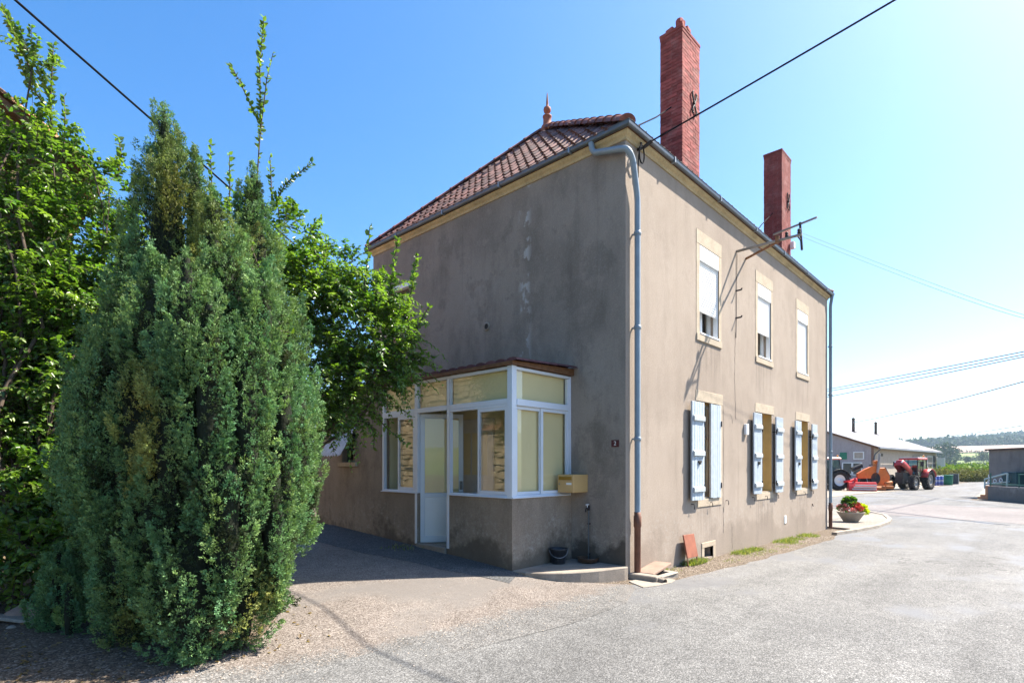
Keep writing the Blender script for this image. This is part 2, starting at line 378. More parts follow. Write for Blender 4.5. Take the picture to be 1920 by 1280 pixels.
def grid_sheet(name, poly, mat, off, step=.4, zf=gz, kind='structure', skirt=0.0, parent=None):
    bm = bmesh.new(); vs = [bm.verts.new((x, y, 0)) for x, y in poly]; f = bm.faces.new(vs)
    if f.normal.z < 0: f.normal_flip()
    xs = [p[0] for p in poly]; ys = [p[1] for p in poly]
    def cuts(a, b, ax):
        n = max(1, int((b - a) / step))
        for i in range(1, n):
            c = a + (b - a) * i / n; co = [0, 0, 0]; co[ax] = c; no = [0, 0, 0]; no[ax] = 1
            bmesh.ops.bisect_plane(bm, geom=bm.verts[:] + bm.edges[:] + bm.faces[:], plane_co=co, plane_no=no)
    cuts(min(xs), max(xs), 0); cuts(min(ys), max(ys), 1)
    bmesh.ops.triangulate(bm, faces=[f for f in bm.faces if len(f.verts) > 4])
    for v in bm.verts: v.co.z = zf(v.co.x, v.co.y) + off
    if skirt:
        be = [e for e in bm.edges if len(e.link_faces) == 1]
        r_ = bmesh.ops.extrude_edge_only(bm, edges=be)
        for v in [g for g in r_['geom'] if isinstance(g, bmesh.types.BMVert)]: v.co.z -= skirt
    bmesh.ops.recalc_face_normals(bm, faces=bm.faces)
    for f_ in bm.faces:
        f_.smooth = not skirt
        if abs(f_.normal.z) > .3 and f_.normal.z < 0: f_.normal_flip()
    me = bpy.data.meshes.new(name); bm.to_mesh(me); bm.free(); me.materials.append(mat)
    o = link(name, me, parent)
    if kind: o['kind'] = kind
    return o
def wob(pts, amp=.05, seg=.35, seed=1, closed=False):
    """subdivide a polyline and make it uneven"""
    r_ = random.Random(seed); out = []
    n = len(pts)
    for i in range(n if closed else n - 1):
        a = Vector((*pts[i], 0)); b = Vector((*pts[(i + 1) % n], 0)); k = max(1, int((b - a).length / seg))
        nrm = Vector((-(b - a).y, (b - a).x, 0)).normalized()
        for j in range(k):
            p = a + (b - a) * j / k
            if j: p = p + nrm * r_.uniform(-amp, amp)
            out.append((p.x, p.y))
    if not closed: out.append(pts[-1])
    return out

# one big ground sheet: fine near the house, coarse to the horizon
def axis_vals(lo, hi, fine_lo, fine_hi, fs):
    out = []; v = fine_lo; s_ = fs
    a = list(np.arange(fine_lo, fine_hi + 1e-6, fs))
    while v > lo: s_ *= 1.35; v -= s_; out.insert(0, v)
    v = fine_hi; s_ = fs; tail = []
    while v < hi: s_ *= 1.18; v += s_; tail.append(v)
    return [min(hi, max(lo, q)) for q in out + a + tail]
gxs = axis_vals(-2500, 4200, -12, 24, .5); gys = axis_vals(-3000, 3000, -12, 12, .5)
gv = np.array([(x, y, far_z(x, y)) for y in gys for x in gxs]); nx = len(gxs)
gf = np.array([(j * nx + i, j * nx + i + 1, (j + 1) * nx + i + 1, (j + 1) * nx + i) for j in range(len(gys) - 1) for i in range(nx - 1)])
def field_mat():
    t = NT('fields_and_soil'); p = t.world()
    near = asphalt  # colour of the bare ground close by, meadow and stubble patches far off
    vo = t.n('ShaderNodeTexVoronoi'); vo.inputs['Scale'].default_value = 60; t.l(p, vo.inputs['Vector'])
    sp = t.n('ShaderNodeSeparateColor'); t.l(vo.outputs['Color'], sp.inputs[0])
    soil = t.ramp(sp.outputs[0], [(0, (.05, .038, .028)), (.4, (.11, .085, .064)), (.8, (.17, .135, .10)), (1, (.25, .215, .175))])
    mp = t.n('ShaderNodeMapping'); mp.inputs['Scale'].default_value = (.0042, .0022, 0); mp.inputs['Rotation'].default_value = (0, 0, .5); t.l(p, mp.inputs[0])
    v2 = t.n('ShaderNodeTexVoronoi'); v2.inputs['Scale'].default_value = 1.0; t.l(mp.outputs[0], v2.inputs['Vector'])
    s2 = t.n('ShaderNodeSeparateColor'); t.l(v2.outputs['Color'], s2.inputs[0])
    fld = t.ramp(s2.outputs[1], [(.0, (.13, .20, .055)), (.3, (.20, .24, .085)), (.5, (.17, .24, .075)), (.7, (.30, .27, .13)), (.9, (.15, .20, .06))])
    fld = t.mix(.5, fld, t.ramp(t.noise(.02, 6, .6, p), [(.3, (.12, .17, .05)), (.7, (.27, .27, .12))]))
    ln = t.n('ShaderNodeVectorMath', operation='LENGTH'); t.l(p, ln.inputs[0])
    f = t.ramp(t.math('DIVIDE', ln.outputs['Value'], 200.0), [(.38, 0.0), (.5, 1.0)])
    return t.done(t.pbr(t.mix(f, soil, fld), .95, 0, .1, t.bump(vo.outputs['Distance'], .4, .01)))
ground = link('ground', npmesh('ground', gv, gf, field_mat(), smooth=True)); tag(ground, kind='structure')

# asphalt street: near side follows the verge, passes the house, carries on past the farmyard
edge = [(-30, 1.2), (-9, .45), (-7, .28), (-5.3, .12), (-4.8, .06), (-4.1, 0.0), (-3.5, -.12), (-2.3, -.25), (-1.2, -.27), (-.27, -.27), (.5, -.55), (1.04, -.56), (3.2, -.72), (5.2, -.75), (7.8, -.80), (8.9, -.62)]
kerb = [(8.9, -.62), (10.1, -.80), (12.0, -.97), (14.0, -.92), (15.6, -.72), (17.6, -.25), (19.0, .55), (19.7, 1.5), (19.8, 4)]
street_poly = wob(edge, .045, .3, 3) + kerb[1:] + [(19.8, 12), (27, 12), (27.2, 4.7), (34, 4.5), (45, 3.0), (57, 2.0), (75, 1.2), (88, .4), (88, -1.6), (70, -1.3), (52, -1.3), (42, -1.7), (36.5, -1.7), (33, -1.6), (30.5, -4.5), (28.5, -12), (-30, -12)]
grid_sheet('street', street_poly, M['asphalt'], .004, 1.2)
# paler crossing lane
cross = wob([(17.3, 1.25), (18.3, -.8), (17.2, -4.0), (16.8, -11.9), (26.5, -11.9), (25.9, -3.9), (26.7, 0.0), (22.6, 2.5), (21.5, 11.9), (19.9, 11.9), (19.9, 1.6)], .12, .6, 5, True)
grid_sheet('crossing_lane', cross, M['asphalt_light'], .008, 1.2)
# pinkish driveway in front of the porch
drive = [(-.30, -.23), (-.5, -.45), (-1.2, -.75), (-2.3, -.80), (-3.5, -.65), (-4.1, -.5), (-4.8, -.35), (-5.3, -.2), (-7, .05)] + [(-9, .5), (-9.0, 9), (-1.5, 12), (-1.5, 6.4), (-1.1, 6.2), (-1.1, 1.0), (-.9, .35)]
grid_sheet('driveway', drive, M['driveway'], .008, .3)
bed = wob([(-4.35, 2.3), (-4.42, 1.3), (-4.72, .78), (-5.1, .50), (-5.6, .40), (-6.5, .46), (-7.5, .5), (-9, .7)], .07, .2, 21) + [(-9, 5), (-4.6, 5)]  # brown soil made darker to carry the corner shade that nothing casts
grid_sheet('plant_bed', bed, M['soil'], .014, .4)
# darker ground strip along the foot of the annex and porch
strip = wob([(-1.2, .9), (-1.75, .62), (-2.1, 1.6), (-2.35, 3.4), (-2.6, 6.6), (-1.2, 6.6)], .06, .3, 12, True)
grid_sheet('dark_strip', strip, asphalt('dark_ground', [(0, .045), (.6, .085), (1, .16)], 90, bump=.4), .012, .3)
# sandy yard of the farm
yard = wob([(27.4, 4.9), (34, 4.7), (45, 3.2), (57, 2.2), (75, 1.4), (90, .7), (95, 30), (27.4, 30)], .15, 1.0, 4, True)
grid_sheet('farm_yard', yard, M['sand_yard'], .006, 2.0)
patch = wob([(33.2, -2.0), (36.3, -1.6), (42, -1.55), (55, -1.1), (55, -3), (34, -3)], .08, .8, 6, True)
grid_sheet('sandy_margin', patch, M['sand_yard'], .009, 1.5)
# pavement round the planter with a stone kerb
pav = [(10.6, -.55)] + [(x, y + .12) for x, y in kerb[1:]] + [(19.6, 4), (10.75, 4), (10.75, 0.02)]
PAV = .055
pavement = grid_sheet('pavement', pav, asphalt('pavement_grit', [(0, (.15, .125, .10)), (.5, (.24, .205, .165)), (1, (.33, .29, .25))], 70, bump=.5), PAV, .6, skirt=.2)
kline = [Vector((x, y + .06, 0)) for x, y in kerb]
kp = [kline[0]]
for a, b in zip(kline[:-1], kline[1:]):
    d_ = b - a; n_ = max(1, round(d_.length / .8))
    for i in range(n_): kp.append(a + d_ * (i + 1) / n_)
for a, b in zip(kp[:-1], kp[1:]):
    t_ = (b - a); ln_ = t_.length; mb = MB(); mb.box(.006, ln_ - .006, -.065, .065, -.2, PAV + .018)
    link('kerb_stone', mb.mesh('kerb_stone', M['concrete_pale']), pavement, (a.x, a.y, gz(a.x, a.y)), (0, 0, math.atan2(t_.y, t_.x)))

# ------------------------------------------------------------------ the house
house = empty('house', (0, 0, 0))
tag(house, 'two storey plastered house with hipped tile roof and red brick chimneys', 'house')
HX, HY, HZ = 10.55, 6.46, 6.34
def wall_panel(name, org, du, length, z0, z1, holes, depth, mats, parent=house, res=None):
    """vertical wall with openings; org + u*du; reveals go inwards (nin)"""
    du = Vector(du); nin = Vector((-du.y, du.x, 0)) # left of du
    org = Vector(org)
    us = sorted({0.0, length, *[h[0] for h in holes], *[h[1] for h in holes]}); zs = sorted({z0, z1, *[h[2] for h in holes], *[h[3] for h in holes]})
    mb = MB(); P = lambda u, z, d=0: org + du * u + nin * d + Vector((0, 0, z))
    for i in range(len(us) - 1):
        for j in range(len(zs) - 1):
            uc = (us[i] + us[i + 1]) / 2; zc = (zs[j] + zs[j + 1]) / 2
            if any(h[0] < uc < h[1] and h[2] < zc < h[3] for h in holes): continue
            mb.quad(P(us[i], zs[j]), P(us[i + 1], zs[j]), P(us[i + 1], zs[j + 1]), P(us[i], zs[j + 1]))
    for h in holes:
        a, b, c, d = h[:4]; mb.mi = h[4] if len(h) > 4 else 0
        mb.quad(P(a, c), P(a, d), P(a, d, depth), P(a, c, depth)); mb.quad(P(b, d), P(b, c), P(b, c, depth), P(b, d, depth))
        mb.quad(P(a, d), P(b, d), P(b, d, depth), P(a, d, depth)); mb.quad(P(b, c), P(a, c), P(a, c, depth), P(b, c, depth)); mb.mi = 0
    return mb.build(name, mats, parent)
UP = [(2.39, 3.19, 3.90, 5.46), (5.17, 5.97, 3.90, 5.46), (7.87, 8.67, 3.90, 5.46)]
GR = [(2.40, 3.22, 1.03, 2.735), (5.18, 6.02, 1.03, 2.735), (7.88, 8.72, 1.03, 2.735)]
VENT = (2.57, 2.94, -.02, .17)
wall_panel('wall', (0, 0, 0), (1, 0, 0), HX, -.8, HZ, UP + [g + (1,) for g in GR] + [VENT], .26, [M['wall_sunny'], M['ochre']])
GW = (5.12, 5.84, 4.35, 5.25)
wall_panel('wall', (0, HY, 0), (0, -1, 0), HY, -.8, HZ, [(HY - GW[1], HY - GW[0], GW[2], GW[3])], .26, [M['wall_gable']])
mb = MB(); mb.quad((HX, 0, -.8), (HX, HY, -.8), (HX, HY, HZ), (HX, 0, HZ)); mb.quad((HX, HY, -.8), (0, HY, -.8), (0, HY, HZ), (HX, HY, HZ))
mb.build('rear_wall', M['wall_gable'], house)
mb = MB(); mb.quad((.0, .0, 3.2), (HX, 0, 3.2), (HX, HY, 3.2), (0, HY, 3.2)); mb.quad((.0, .0, .95), (HX, 0, .95), (HX, HY, .95), (0, HY, .95)); mb.quad((1.8, .9, .96), (9.2, .9, .96), (9.2, .9, 6.2), (1.8, .9, 6.2))
mb.build('inner_floor', M['dark_int'], house)
# stone surrounds, proud of the plaster
def surround(pieces):
    for x0, x1, z0, z1, pr in pieces:
        mb = MB(); mb.box(x0, x1, -pr, .05, z0, z1); mb.build('surround_stone', M['stone'], house, bevel=.004)
for a, b, c, d in UP:
    surround([(a - .13, b + .12, d, d + .24, .008), (a - .13, a, c, d, .006), (b, b + .12, c, d, .006), (a - .13, b + .12, c - .12, c, .022)])
for i, (a, b, c, d) in enumerate(GR):
    surround([(a - .16, b + .16, d + .0, d + .19, .007), (a - .10, b + .10, c - .135, c, .012)])
    if i == 0: surround([(b, b + .13, c, d, .006)])
surround([(VENT[0] - .1, VENT[1] + .1, VENT[3], VENT[3] + .09, .012), (VENT[0] - .1, VENT[0], -.1, VENT[3], .01), (VENT[1], VENT[1] + .1, -.1, VENT[3], .01)])
# upper windows with roller shutters
def upper_window(a, b, c, d, drop):
    y = .10; f = MB()
    for x0, x1, z0, z1 in ((a, a + .045, c, d), (b - .045, b, c, d), (a + .045, b - .045, c, c + .05), (a + .045, b - .045, d - .06, d)): f.box(x0, x1, y + .05, y + .11, z0, z1)
    f.box((a + b) / 2 - .035, (a + b) / 2 + .035, y + .05, y + .11, c + .05, d - .06)
    w_ = f.build('window', M['white_pvc'], house)
    p = MB(); p.quad((a + .04, y + .085, c + .04), (b - .04, y + .085, c + .04), (b - .04, y + .085, d), (a + .04, y + .085, d)); p.build('pane', M['glass'], w_)
    cu = MB(); n = 40
    for k in range(n):
        x0 = a + .1 + (b - a - .12) * k / n; x1 = a + .1 + (b - a - .12) * (k + 1) / n
        cu.quad((x0, y + .2 + .018 * math.sin(k * 1.3), c), (x1, y + .2 + .018 * math.sin(k * 1.3 + 1.3), c), (x1, y + .2 + .018 * math.sin(k * 1.3 + 1.3), d), (x0, y + .2 + .018 * math.sin(k * 1.3), d))
    cu.build('curtain', M['curtain'], w_)
    s_ = MB(); s_.box(a + .002, b - .002, -.006, y + .049, d - .27, d - .004); s_.build('shutter_box', M['white_pvc'], w_, bevel=.008)
    for q0, q1 in ((a + .002, a + .03), (b - .03, b - .002)): g = MB(); g.box(q0, q1, .012, .09, c, d - .271); g.build('guide_rail', M['white_pvc'], w_)
    r_ = MB(); z = d - .272
    while z > drop + .01:
        z2 = max(drop, z - .043); zm = (z + z2) / 2
        r_.add([(a + .03, .032, z), (b - .03, .032, z), (b - .03, .022, zm), (a + .03, .022, zm), (b - .03, .032, z2 + .004), (a + .03, .032, z2 + .004), (b - .03, .036, z2), (a + .03, .036, z2)], [(0, 3, 2, 1), (3, 5, 4, 2), (5, 7, 6, 4)])
        z = z2
    r_.build('roller_shutter', M['white_pvc'], w_)
    si = MB(); si.box(a + .002, b - .002, -.03, .14, c + .001, c + .03); si.build('window_sill', M['white_pvc'], w_, bevel=.004)
for (a, b, c, d), dr in zip(UP, (4.31, 4.43, 3.93)): upper_window(a, b, c, d, dr)
# ground floor casements
def casement(a, b, c, d):
    y = .19; f = MB(); m = (a + b) / 2
    for x0, x1, z0, z1 in ((a + .004, a + .06, c, d), (b - .06, b - .004, c, d), (a + .06, b - .06, c, c + .09), (a + .06, b - .06, d - .06, d), (m - .05, m + .05, c + .09, d - .06)): f.box(x0, x1, y, y + .06, z0, z1)
    for x0, x1 in ((a + .06, m - .05), (m + .05, b - .06)): f.box(x0, x1, y + .01, y + .05, d - .62, d - .58)
    w_ = f.build('window', M['white_wood'], house)
    p = MB(); p.quad((a + .05, y + .03, c + .05), (b - .05, y + .03, c + .05), (b - .05, y + .03, d - .05), (a + .05, y + .03, d - .05)); p.build('pane', M['glass'], w_)
    cu = MB(); n = 36
    for k in range(n):
        x0 = a + (b - a) * k / n; x1 = a + (b - a) * (k + 1) / n; s0 = .02 * math.sin(k * 1.1); s1 = .02 * math.sin(k * 1.1 + 1.1)
        cu.quad((x0, y + .14 + s0, c), (x1, y + .14 + s1, c), (x1, y + .14 + s1, d - .62), (x0, y + .14 + s0, d - .62))
    cu.build('curtain', M['curtain'], w_)
    si = MB(); si.box(a + .004, b - .004, .02, .19, c + .001, c + .022); si.build('window_sill', M['stone'], w_)
for g in GR: casement(*g)
# plank shutters
def shutter(hx, width, side, z0, z1, flat=True, battens=True):
    """hinged at x = hx, opened flat against the wall towards side (-1 / +1)"""
    y1 = -.055 if flat else -.004; y0 = y1 - .034
    sh = empty('shutter', (0, 0, 0), 0, house); n = 5; pw = width / n
    for k in range(n):
        xa = hx + side * (k * pw + .0025); xb = hx + side * ((k + 1) * pw - .0025)
        p = MB(); dz = random.uniform(-.006, .006); p.box(min(xa, xb), max(xa, xb), y0 + random.uniform(0, .003), y1, z0 + dz, z1 + random.uniform(-.004, .004)); p.build('plank', M['shutter'], sh, bevel=.004)
    if battens:
        for zf in (.11, .475, .83):
            p = MB(); zc = z0 + (z1 - z0) * zf; xs = sorted((hx + side * .03, hx + side * (width - .03)))
            p.add([(xs[0], y0 - .001, zc - .05), (xs[1], y0 - .001, zc - .05), (xs[1], y0 - .03, zc - .038), (xs[0], y0 - .03, zc - .038), (xs[0], y0 - .03, zc + .03), (xs[1], y0 - .03, zc + .03), (xs[1], y0 - .001, zc + .05), (xs[0], y0 - .001, zc + .05)],
                  [(0, 1, 2, 3), (3, 2, 5, 4), (4, 5, 6, 7), (0, 3, 4, 7), (1, 6, 5, 2)]); p.build('batten', M['batten'], sh)
        if side < 0:
            p = MB(); xc = hx + side * width * .45; zc = z0 + (z1 - z0) * .39; p.box(xc - .055, xc + .055, y0 - .022, y0 - .001, zc - .012, zc + .018); p.box(xc - .02, xc + .02, y0 - .03, y0 - .001, zc - .045, zc - .013); p.build('latch', M['iron'], sh)
    for zf in (.13, .8):
        h = MB(); zc = z0 + (z1 - z0) * zf; h.tube([(hx, y0 - .004, zc - .05), (hx, y0 - .004, zc + .05)], .012, 6); h.tube([(hx, y0, zc), (hx, .01, zc)], .008, 6); h.build('hinge', M['iron'], sh)
    return sh
shutter(2.40, .47, -1, 1.03, 2.70); shutter(3.22, .44, -1, 1.035, 2.715, flat=False, battens=False)
shutter(5.18, .44, -1, 1.03, 2.70); shutter(6.07, .46, 1, 1.02, 2.69)
shutter(7.88, .44, -1, 1.02, 2.69); shutter(8.80, .44, 1, 1.01, 2.68)
# hooks under the sills, meter box, plates, cracks, old cable
for a, b, c, d in GR:
    for x in (a - .32, (a + b) / 2, b + .3): mb = MB(); mb.tube([(x, .0, c - .07), (x, -.05, c - .07), (x, -.055, c - .12), (x + .01, -.05, c - .15)], .007, 6); mb.build('shutter_stay', M['iron'], house)
mb = MB(); mb.box(4.40, 4.53, -.06, .0, 2.23, 2.45); mb.build('meter_box', M['white_pvc'], house, bevel=.01)
mb = MB(); mb.box(6.87, 7.0, -.012, 0, .27, .45); mb.build('vent_plate', M['white_pvc'], house, bevel=.004)
mb = MB(); mb.tube([(9.08, -.01, 0.62), (9.08, -.03, .55)], .012, 6); mb.build('wall_hook', M['iron'], house)
def crack(pts, wd=.007):
    mb = MB(); rr = random.Random(3); fine = []
    for (x0, z0), (x1, z1) in zip(pts[:-1], pts[1:]):
        n = max(2, int(abs(z1 - z0) / .06))
        for k in range(n): fine.append((x0 + (x1 - x0) * k / n + rr.uniform(-.012, .012), z0 + (z1 - z0) * k / n))
    for (x0, z0), (x1, z1) in zip(fine[:-1], fine[1:]):
        w0 = wd * rr.uniform(.5, 1.2); mb.quad((x0 - w0, -.0025, z0), (x0 + w0, -.0025, z0), (x1 + w0, -.0025, z1), (x1 - w0, -.0025, z1))
    return mb.build('crack', simple('crack_shade', (.10, .075, .06), .95), house)  # dark ribbon on the plaster; the shade inside the gap is its colour
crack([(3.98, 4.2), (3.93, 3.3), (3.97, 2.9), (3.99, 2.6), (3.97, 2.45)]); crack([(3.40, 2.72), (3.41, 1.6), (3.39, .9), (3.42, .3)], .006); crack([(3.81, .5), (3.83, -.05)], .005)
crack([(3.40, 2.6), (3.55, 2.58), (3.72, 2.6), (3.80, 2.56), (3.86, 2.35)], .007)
mb = MB(); mb.tube([(4.03, -.012, 5.75), (4.01, -.012, 5.05), (4.00, -.012, 4.5), (3.98, -.012, 4.1)], .006, 5)
for z in (5.02, 4.49): mb.tube([(4.01, .01, z), (4.01, -.10, z), (4.01, -.115, z + .03)], .016, 7)
mb.build('old_cable', M['iron'], house)
# flue collar on the gable; a dark disc paints the shade of its hole
mb = MB(); c0 = (-.02, 2.834, 4.08); mb.lathe([(.05, 0), (.075, 0), (.075, .022)], (0, 0, 0), 14, M=Matrix.Translation(c0) @ Matrix.Rotation(math.radians(90), 4, 'Y')); mb.build('flue_collar', M['concrete_pale'], house)
mb = MB(); mb.lathe([(.0, 0), (.05, 0)], (0, 0, 0), 14, M=Matrix.Translation((-.006, 2.834, 4.08)) @ Matrix.Rotation(math.radians(90), 4, 'Y')); mb.build('flue_dark_disc', M['dark_int'], house)
# gable window
a, b, c, d = GW; f = MB()
for y0, y1, z0, z1 in ((a, a + .06, c, d), (b - .06, b, c, d), (a + .06, b - .06, c, c + .06), (a + .06, b - .06, d - .06, d), ((a + b) / 2 - .04, (a + b) / 2 + .04, c + .06, d - .06)): f.box(.14, .20, y0, y1, z0, z1)
gw = f.build('window', M['white_wood'], house); p = MB(); p.quad((.17, a, c), (.17, b, c), (.17, b, d), (.17, a, d)); p.build('pane', M['glass'], gw)
p = MB(); p.box(-.10, -.004, a - .08, b + .06, d + .01, d + .10); p.build('shutter_box', M['white_pvc'], gw, bevel=.006)
p = MB(); p.quad((.5, a - .3, c - .3), (.5, b + .3, c - .3), (.5, b + .3, d + .3), (.5, a - .3, d + .3)); p.build('room_back', M['dark_int'], gw)
p = MB(); p.box(-.06, .14, a - .06, b + .06, c - .08, c - .002); p.build('window_sill', M['stone'], gw, bevel=.006)

# cornice and gutter swept round the house
def loop_sweep(name, prof, mat, closed=False, smooth=True, seg=None):
    mb = MB(); cs = lambda o: [(-o, -o), (HX + o, -o), (HX + o, HY + o), (-o, HY + o)]
    for k in range(4):
        for (o0, z0), (o1, z1) in zip(prof[:-1], prof[1:]):
            p0, q0 = cs(o0)[k], cs(o0)[(k + 1) % 4]; p1, q1 = cs(o1)[k], cs(o1)[(k + 1) % 4]
            mb.quad((*p0, z0), (*q0, z0), (*q1, z1), (*p1, z1))
    o = mb.build(name, mat, house, recalc=True)
    return o
loop_sweep('cornice', [(0.0, 6.255), (.018, 6.255), (.022, 6.28), (.035, 6.30), (.06, 6.318), (.075, 6.335), (.078, 6.36), (.10, 6.365), (.10, 6.40), (0, 6.41)], M['cornice'])
gp = [(.082, 6.425)] + [(.112 + .034 * -math.cos(t_), 6.40 - .040 * math.sin(t_)) for t_ in np.linspace(0.0, math.pi, 7)] + [(.148, 6.43), (.152, 6.435), (.156, 6.43), (.152, 6.424)]
loop_sweep('gutter', gp, M['zinc'])
zs_ = simple('zinc_solder', (.30, .32, .34), .4, .1, metal=.5)
for k in range(4):
    y = .9 + k * 1.5; mb = MB(); mb.box(-.158, -.078, y - .012, y + .012, 6.35, 6.437); mb.build('gutter_joint', zs_, house)
for k in range(6):
    x = 1.2 + k * 1.75; mb = MB(); mb.box(x - .012, x + .012, -.158, -.078, 6.35, 6.437); mb.build('gutter_joint', zs_, house)

# roof
ES = .10; EZ = 6.41; AX, AY, AZ = 2.15, HY / 2, 8.70; BX = HX - 2.15
mb = MB(); A = (AX, AY, AZ); B = (BX, AY, AZ); c = [(-ES, -ES, EZ), (HX + ES, -ES, EZ), (HX + ES, HY + ES, EZ), (-ES, HY + ES, EZ)]
dn = .05
mb.add([(p[0], p[1], p[2] - dn) for p in c + [A, B]], [(0, 1, 5, 4), (1, 2, 5), (2, 3, 4, 5), (3, 0, 4), (3, 2, 1, 0)])
roof = mb.build('roof', simple('roof_boarding', (.10, .05, .035), .9), house)
TW, TL = .185, .255
def tile_mesh(detail=True):
    """interlocking tile lying along +x (across) and +y (up the slope)"""
    prof = [(0, .008), (.025, .034), (.055, .038), (.082, .012), (.13, .006), (.17, .012), (TW + .012, .010)] if detail else [(0, .008), (.04, .04), (.082, .01), (TW + .01, .008)]
    mb = MB(); n = len(prof); Lg = TL + .05
    vs = [(x, 0, z + .022) for x, z in prof] + [(x, Lg, z - .012) for x, z in prof] + [(x, 0, z - .006) for x, z in prof]
    mb.add(vs, [(i, i + 1, n + i + 1, n + i) for i in range(n - 1)] + [(2 * n + i, 2 * n + i + 1, i + 1, i) for i in range(n - 1)])
    return mb
tile_me = tile_mesh().mesh('tile', M['tile']); tsrc = tile_mesh(False)
def slope_tiles(e0, e1, top0, top1, individual):
    """tiles over the slope with eave e0->e1 and ridge top0->top1"""
    e0, e1, top0, top1 = map(Vector, (e0, e1, top0, top1)); ax = (e1 - e0).normalized()
    up = (top0 - e0); up = (up - ax * up.dot(ax)); H = up.length; up.normalize(); nr = ax.cross(up); W = (e1 - e0).length
    l0 = (top0 - e0).dot(ax); l1 = (top1 - e0).dot(ax); rows = int(H / TL) + 1; allv = MB(); R = Matrix((ax, up, nr)).transposed()
    for r_ in range(rows):
        v0 = r_ * TL - .03; t_ = min(1, max(0, (v0 + TL * .5) / H)); ua = l0 * t_ ; ub = W + (l1 - W) * t_
        k0 = math.floor((ua - .05) / TW); k1 = math.ceil((ub + .02) / TW)
        for k in range(k0, k1):
            p = e0 + ax * (k * TW) + up * v0 + nr * random.uniform(-.004, .004)
            if k * TW < ua - .09 or (k + 1) * TW > ub + .03: continue
            if individual:
                o = link('tile', tile_me, roof); o.matrix_basis = Matrix.Translation(p) @ (R.to_4x4() @ Matrix.Rotation(random.uniform(-.012, .012), 4, 'Z') @ Matrix.Rotation(random.uniform(-.01, .01), 4, 'Y'))
                o.matrix_parent_inverse = Matrix.Identity(4)
            else:
                allv.add([p + R @ Vector(q) for q in tsrc.v], tsrc.f)
    return allv
slope_tiles(c[3], c[0], A, A, True)
rest = MB()
for e0, e1, t0, t1 in ((c[0], c[1], A, B), (c[1], c[2], B, B), (c[2], c[3], B, A)):
    q = slope_tiles(e0, e1, t0, t1, False); rest.add(q.v, q.f)
tag(rest.build('roof_tile', M['tile'], house), kind='stuff')
# hip and ridge tiles: overlapping half rounds
def ridge_mesh(Lr):
    mb = MB(); n = 9; vs = []
    for x, r_ in ((0, .120), (.05, .118), (.055, .110), (Lr + .04, .103)):
        for j in range(n): a = math.pi * j / (n - 1); vs.append((x, r_ * math.cos(a), r_ * math.sin(a) * .8))
    fs = [(i * n + j, i * n + j + 1, (i + 1) * n + j + 1, (i + 1) * n + j) for i in range(3) for j in range(n - 1)]
    mb.add(vs, fs, True); b = len(mb.v); mb.add([(0, .125, 0), *[(0, .125 * math.cos(math.pi * j / 8), .1 * math.sin(math.pi * j / 8)) for j in range(1, 8)], (0, -.125, 0)], [tuple(range(9))]); return mb
RL = .37
rm = ridge_mesh(RL).mesh('ridge_tile', M['ridge'])
def ridge_line(p, q):
    p, q = Vector(p), Vector(q); d = (q - p); n = max(1, int(d.length / RL)); d.normalize(); s_ = d.cross(Vector((0, 0, 1))).normalized(); up = s_.cross(d)
    R = Matrix((d, -s_, up)).transposed().to_4x4()
    for k in range(n):
        o = link('ridge_tile', rm, roof); o.matrix_basis = Matrix.Translation(p + d * (k * RL + .02) + Vector((0, 0, .02))) @ R @ Matrix.Rotation(random.uniform(-.03, .03), 4, 'X')
ridge_line(c[0], A); ridge_line(Vector(c[3]) - Vector((0, 0, .02)), Vector(A) - Vector((0, 0, .02)))
for q in (c[1], c[2]): ridge_line(q, B)
ridge_line(A, B)
mb = MB(); mb.lathe([(.19, -.12), (.15, .04), (.105, .10), (.10, .26), (.115, .28), (.115, .31), (.06, .33), (.03, .36), (.05, .385), (.085, .42), (.097, .47), (.085, .52), (.04, .555), (.03, .57), (.032, .62), (.022, .75), (.012, .86), (.0, .92)], (0, 0, 0), 16, M=Matrix.Translation((AX, AY, AZ)) @ Matrix.Scale(.84, 4))
mb.build('finial', M['terracotta'], house)

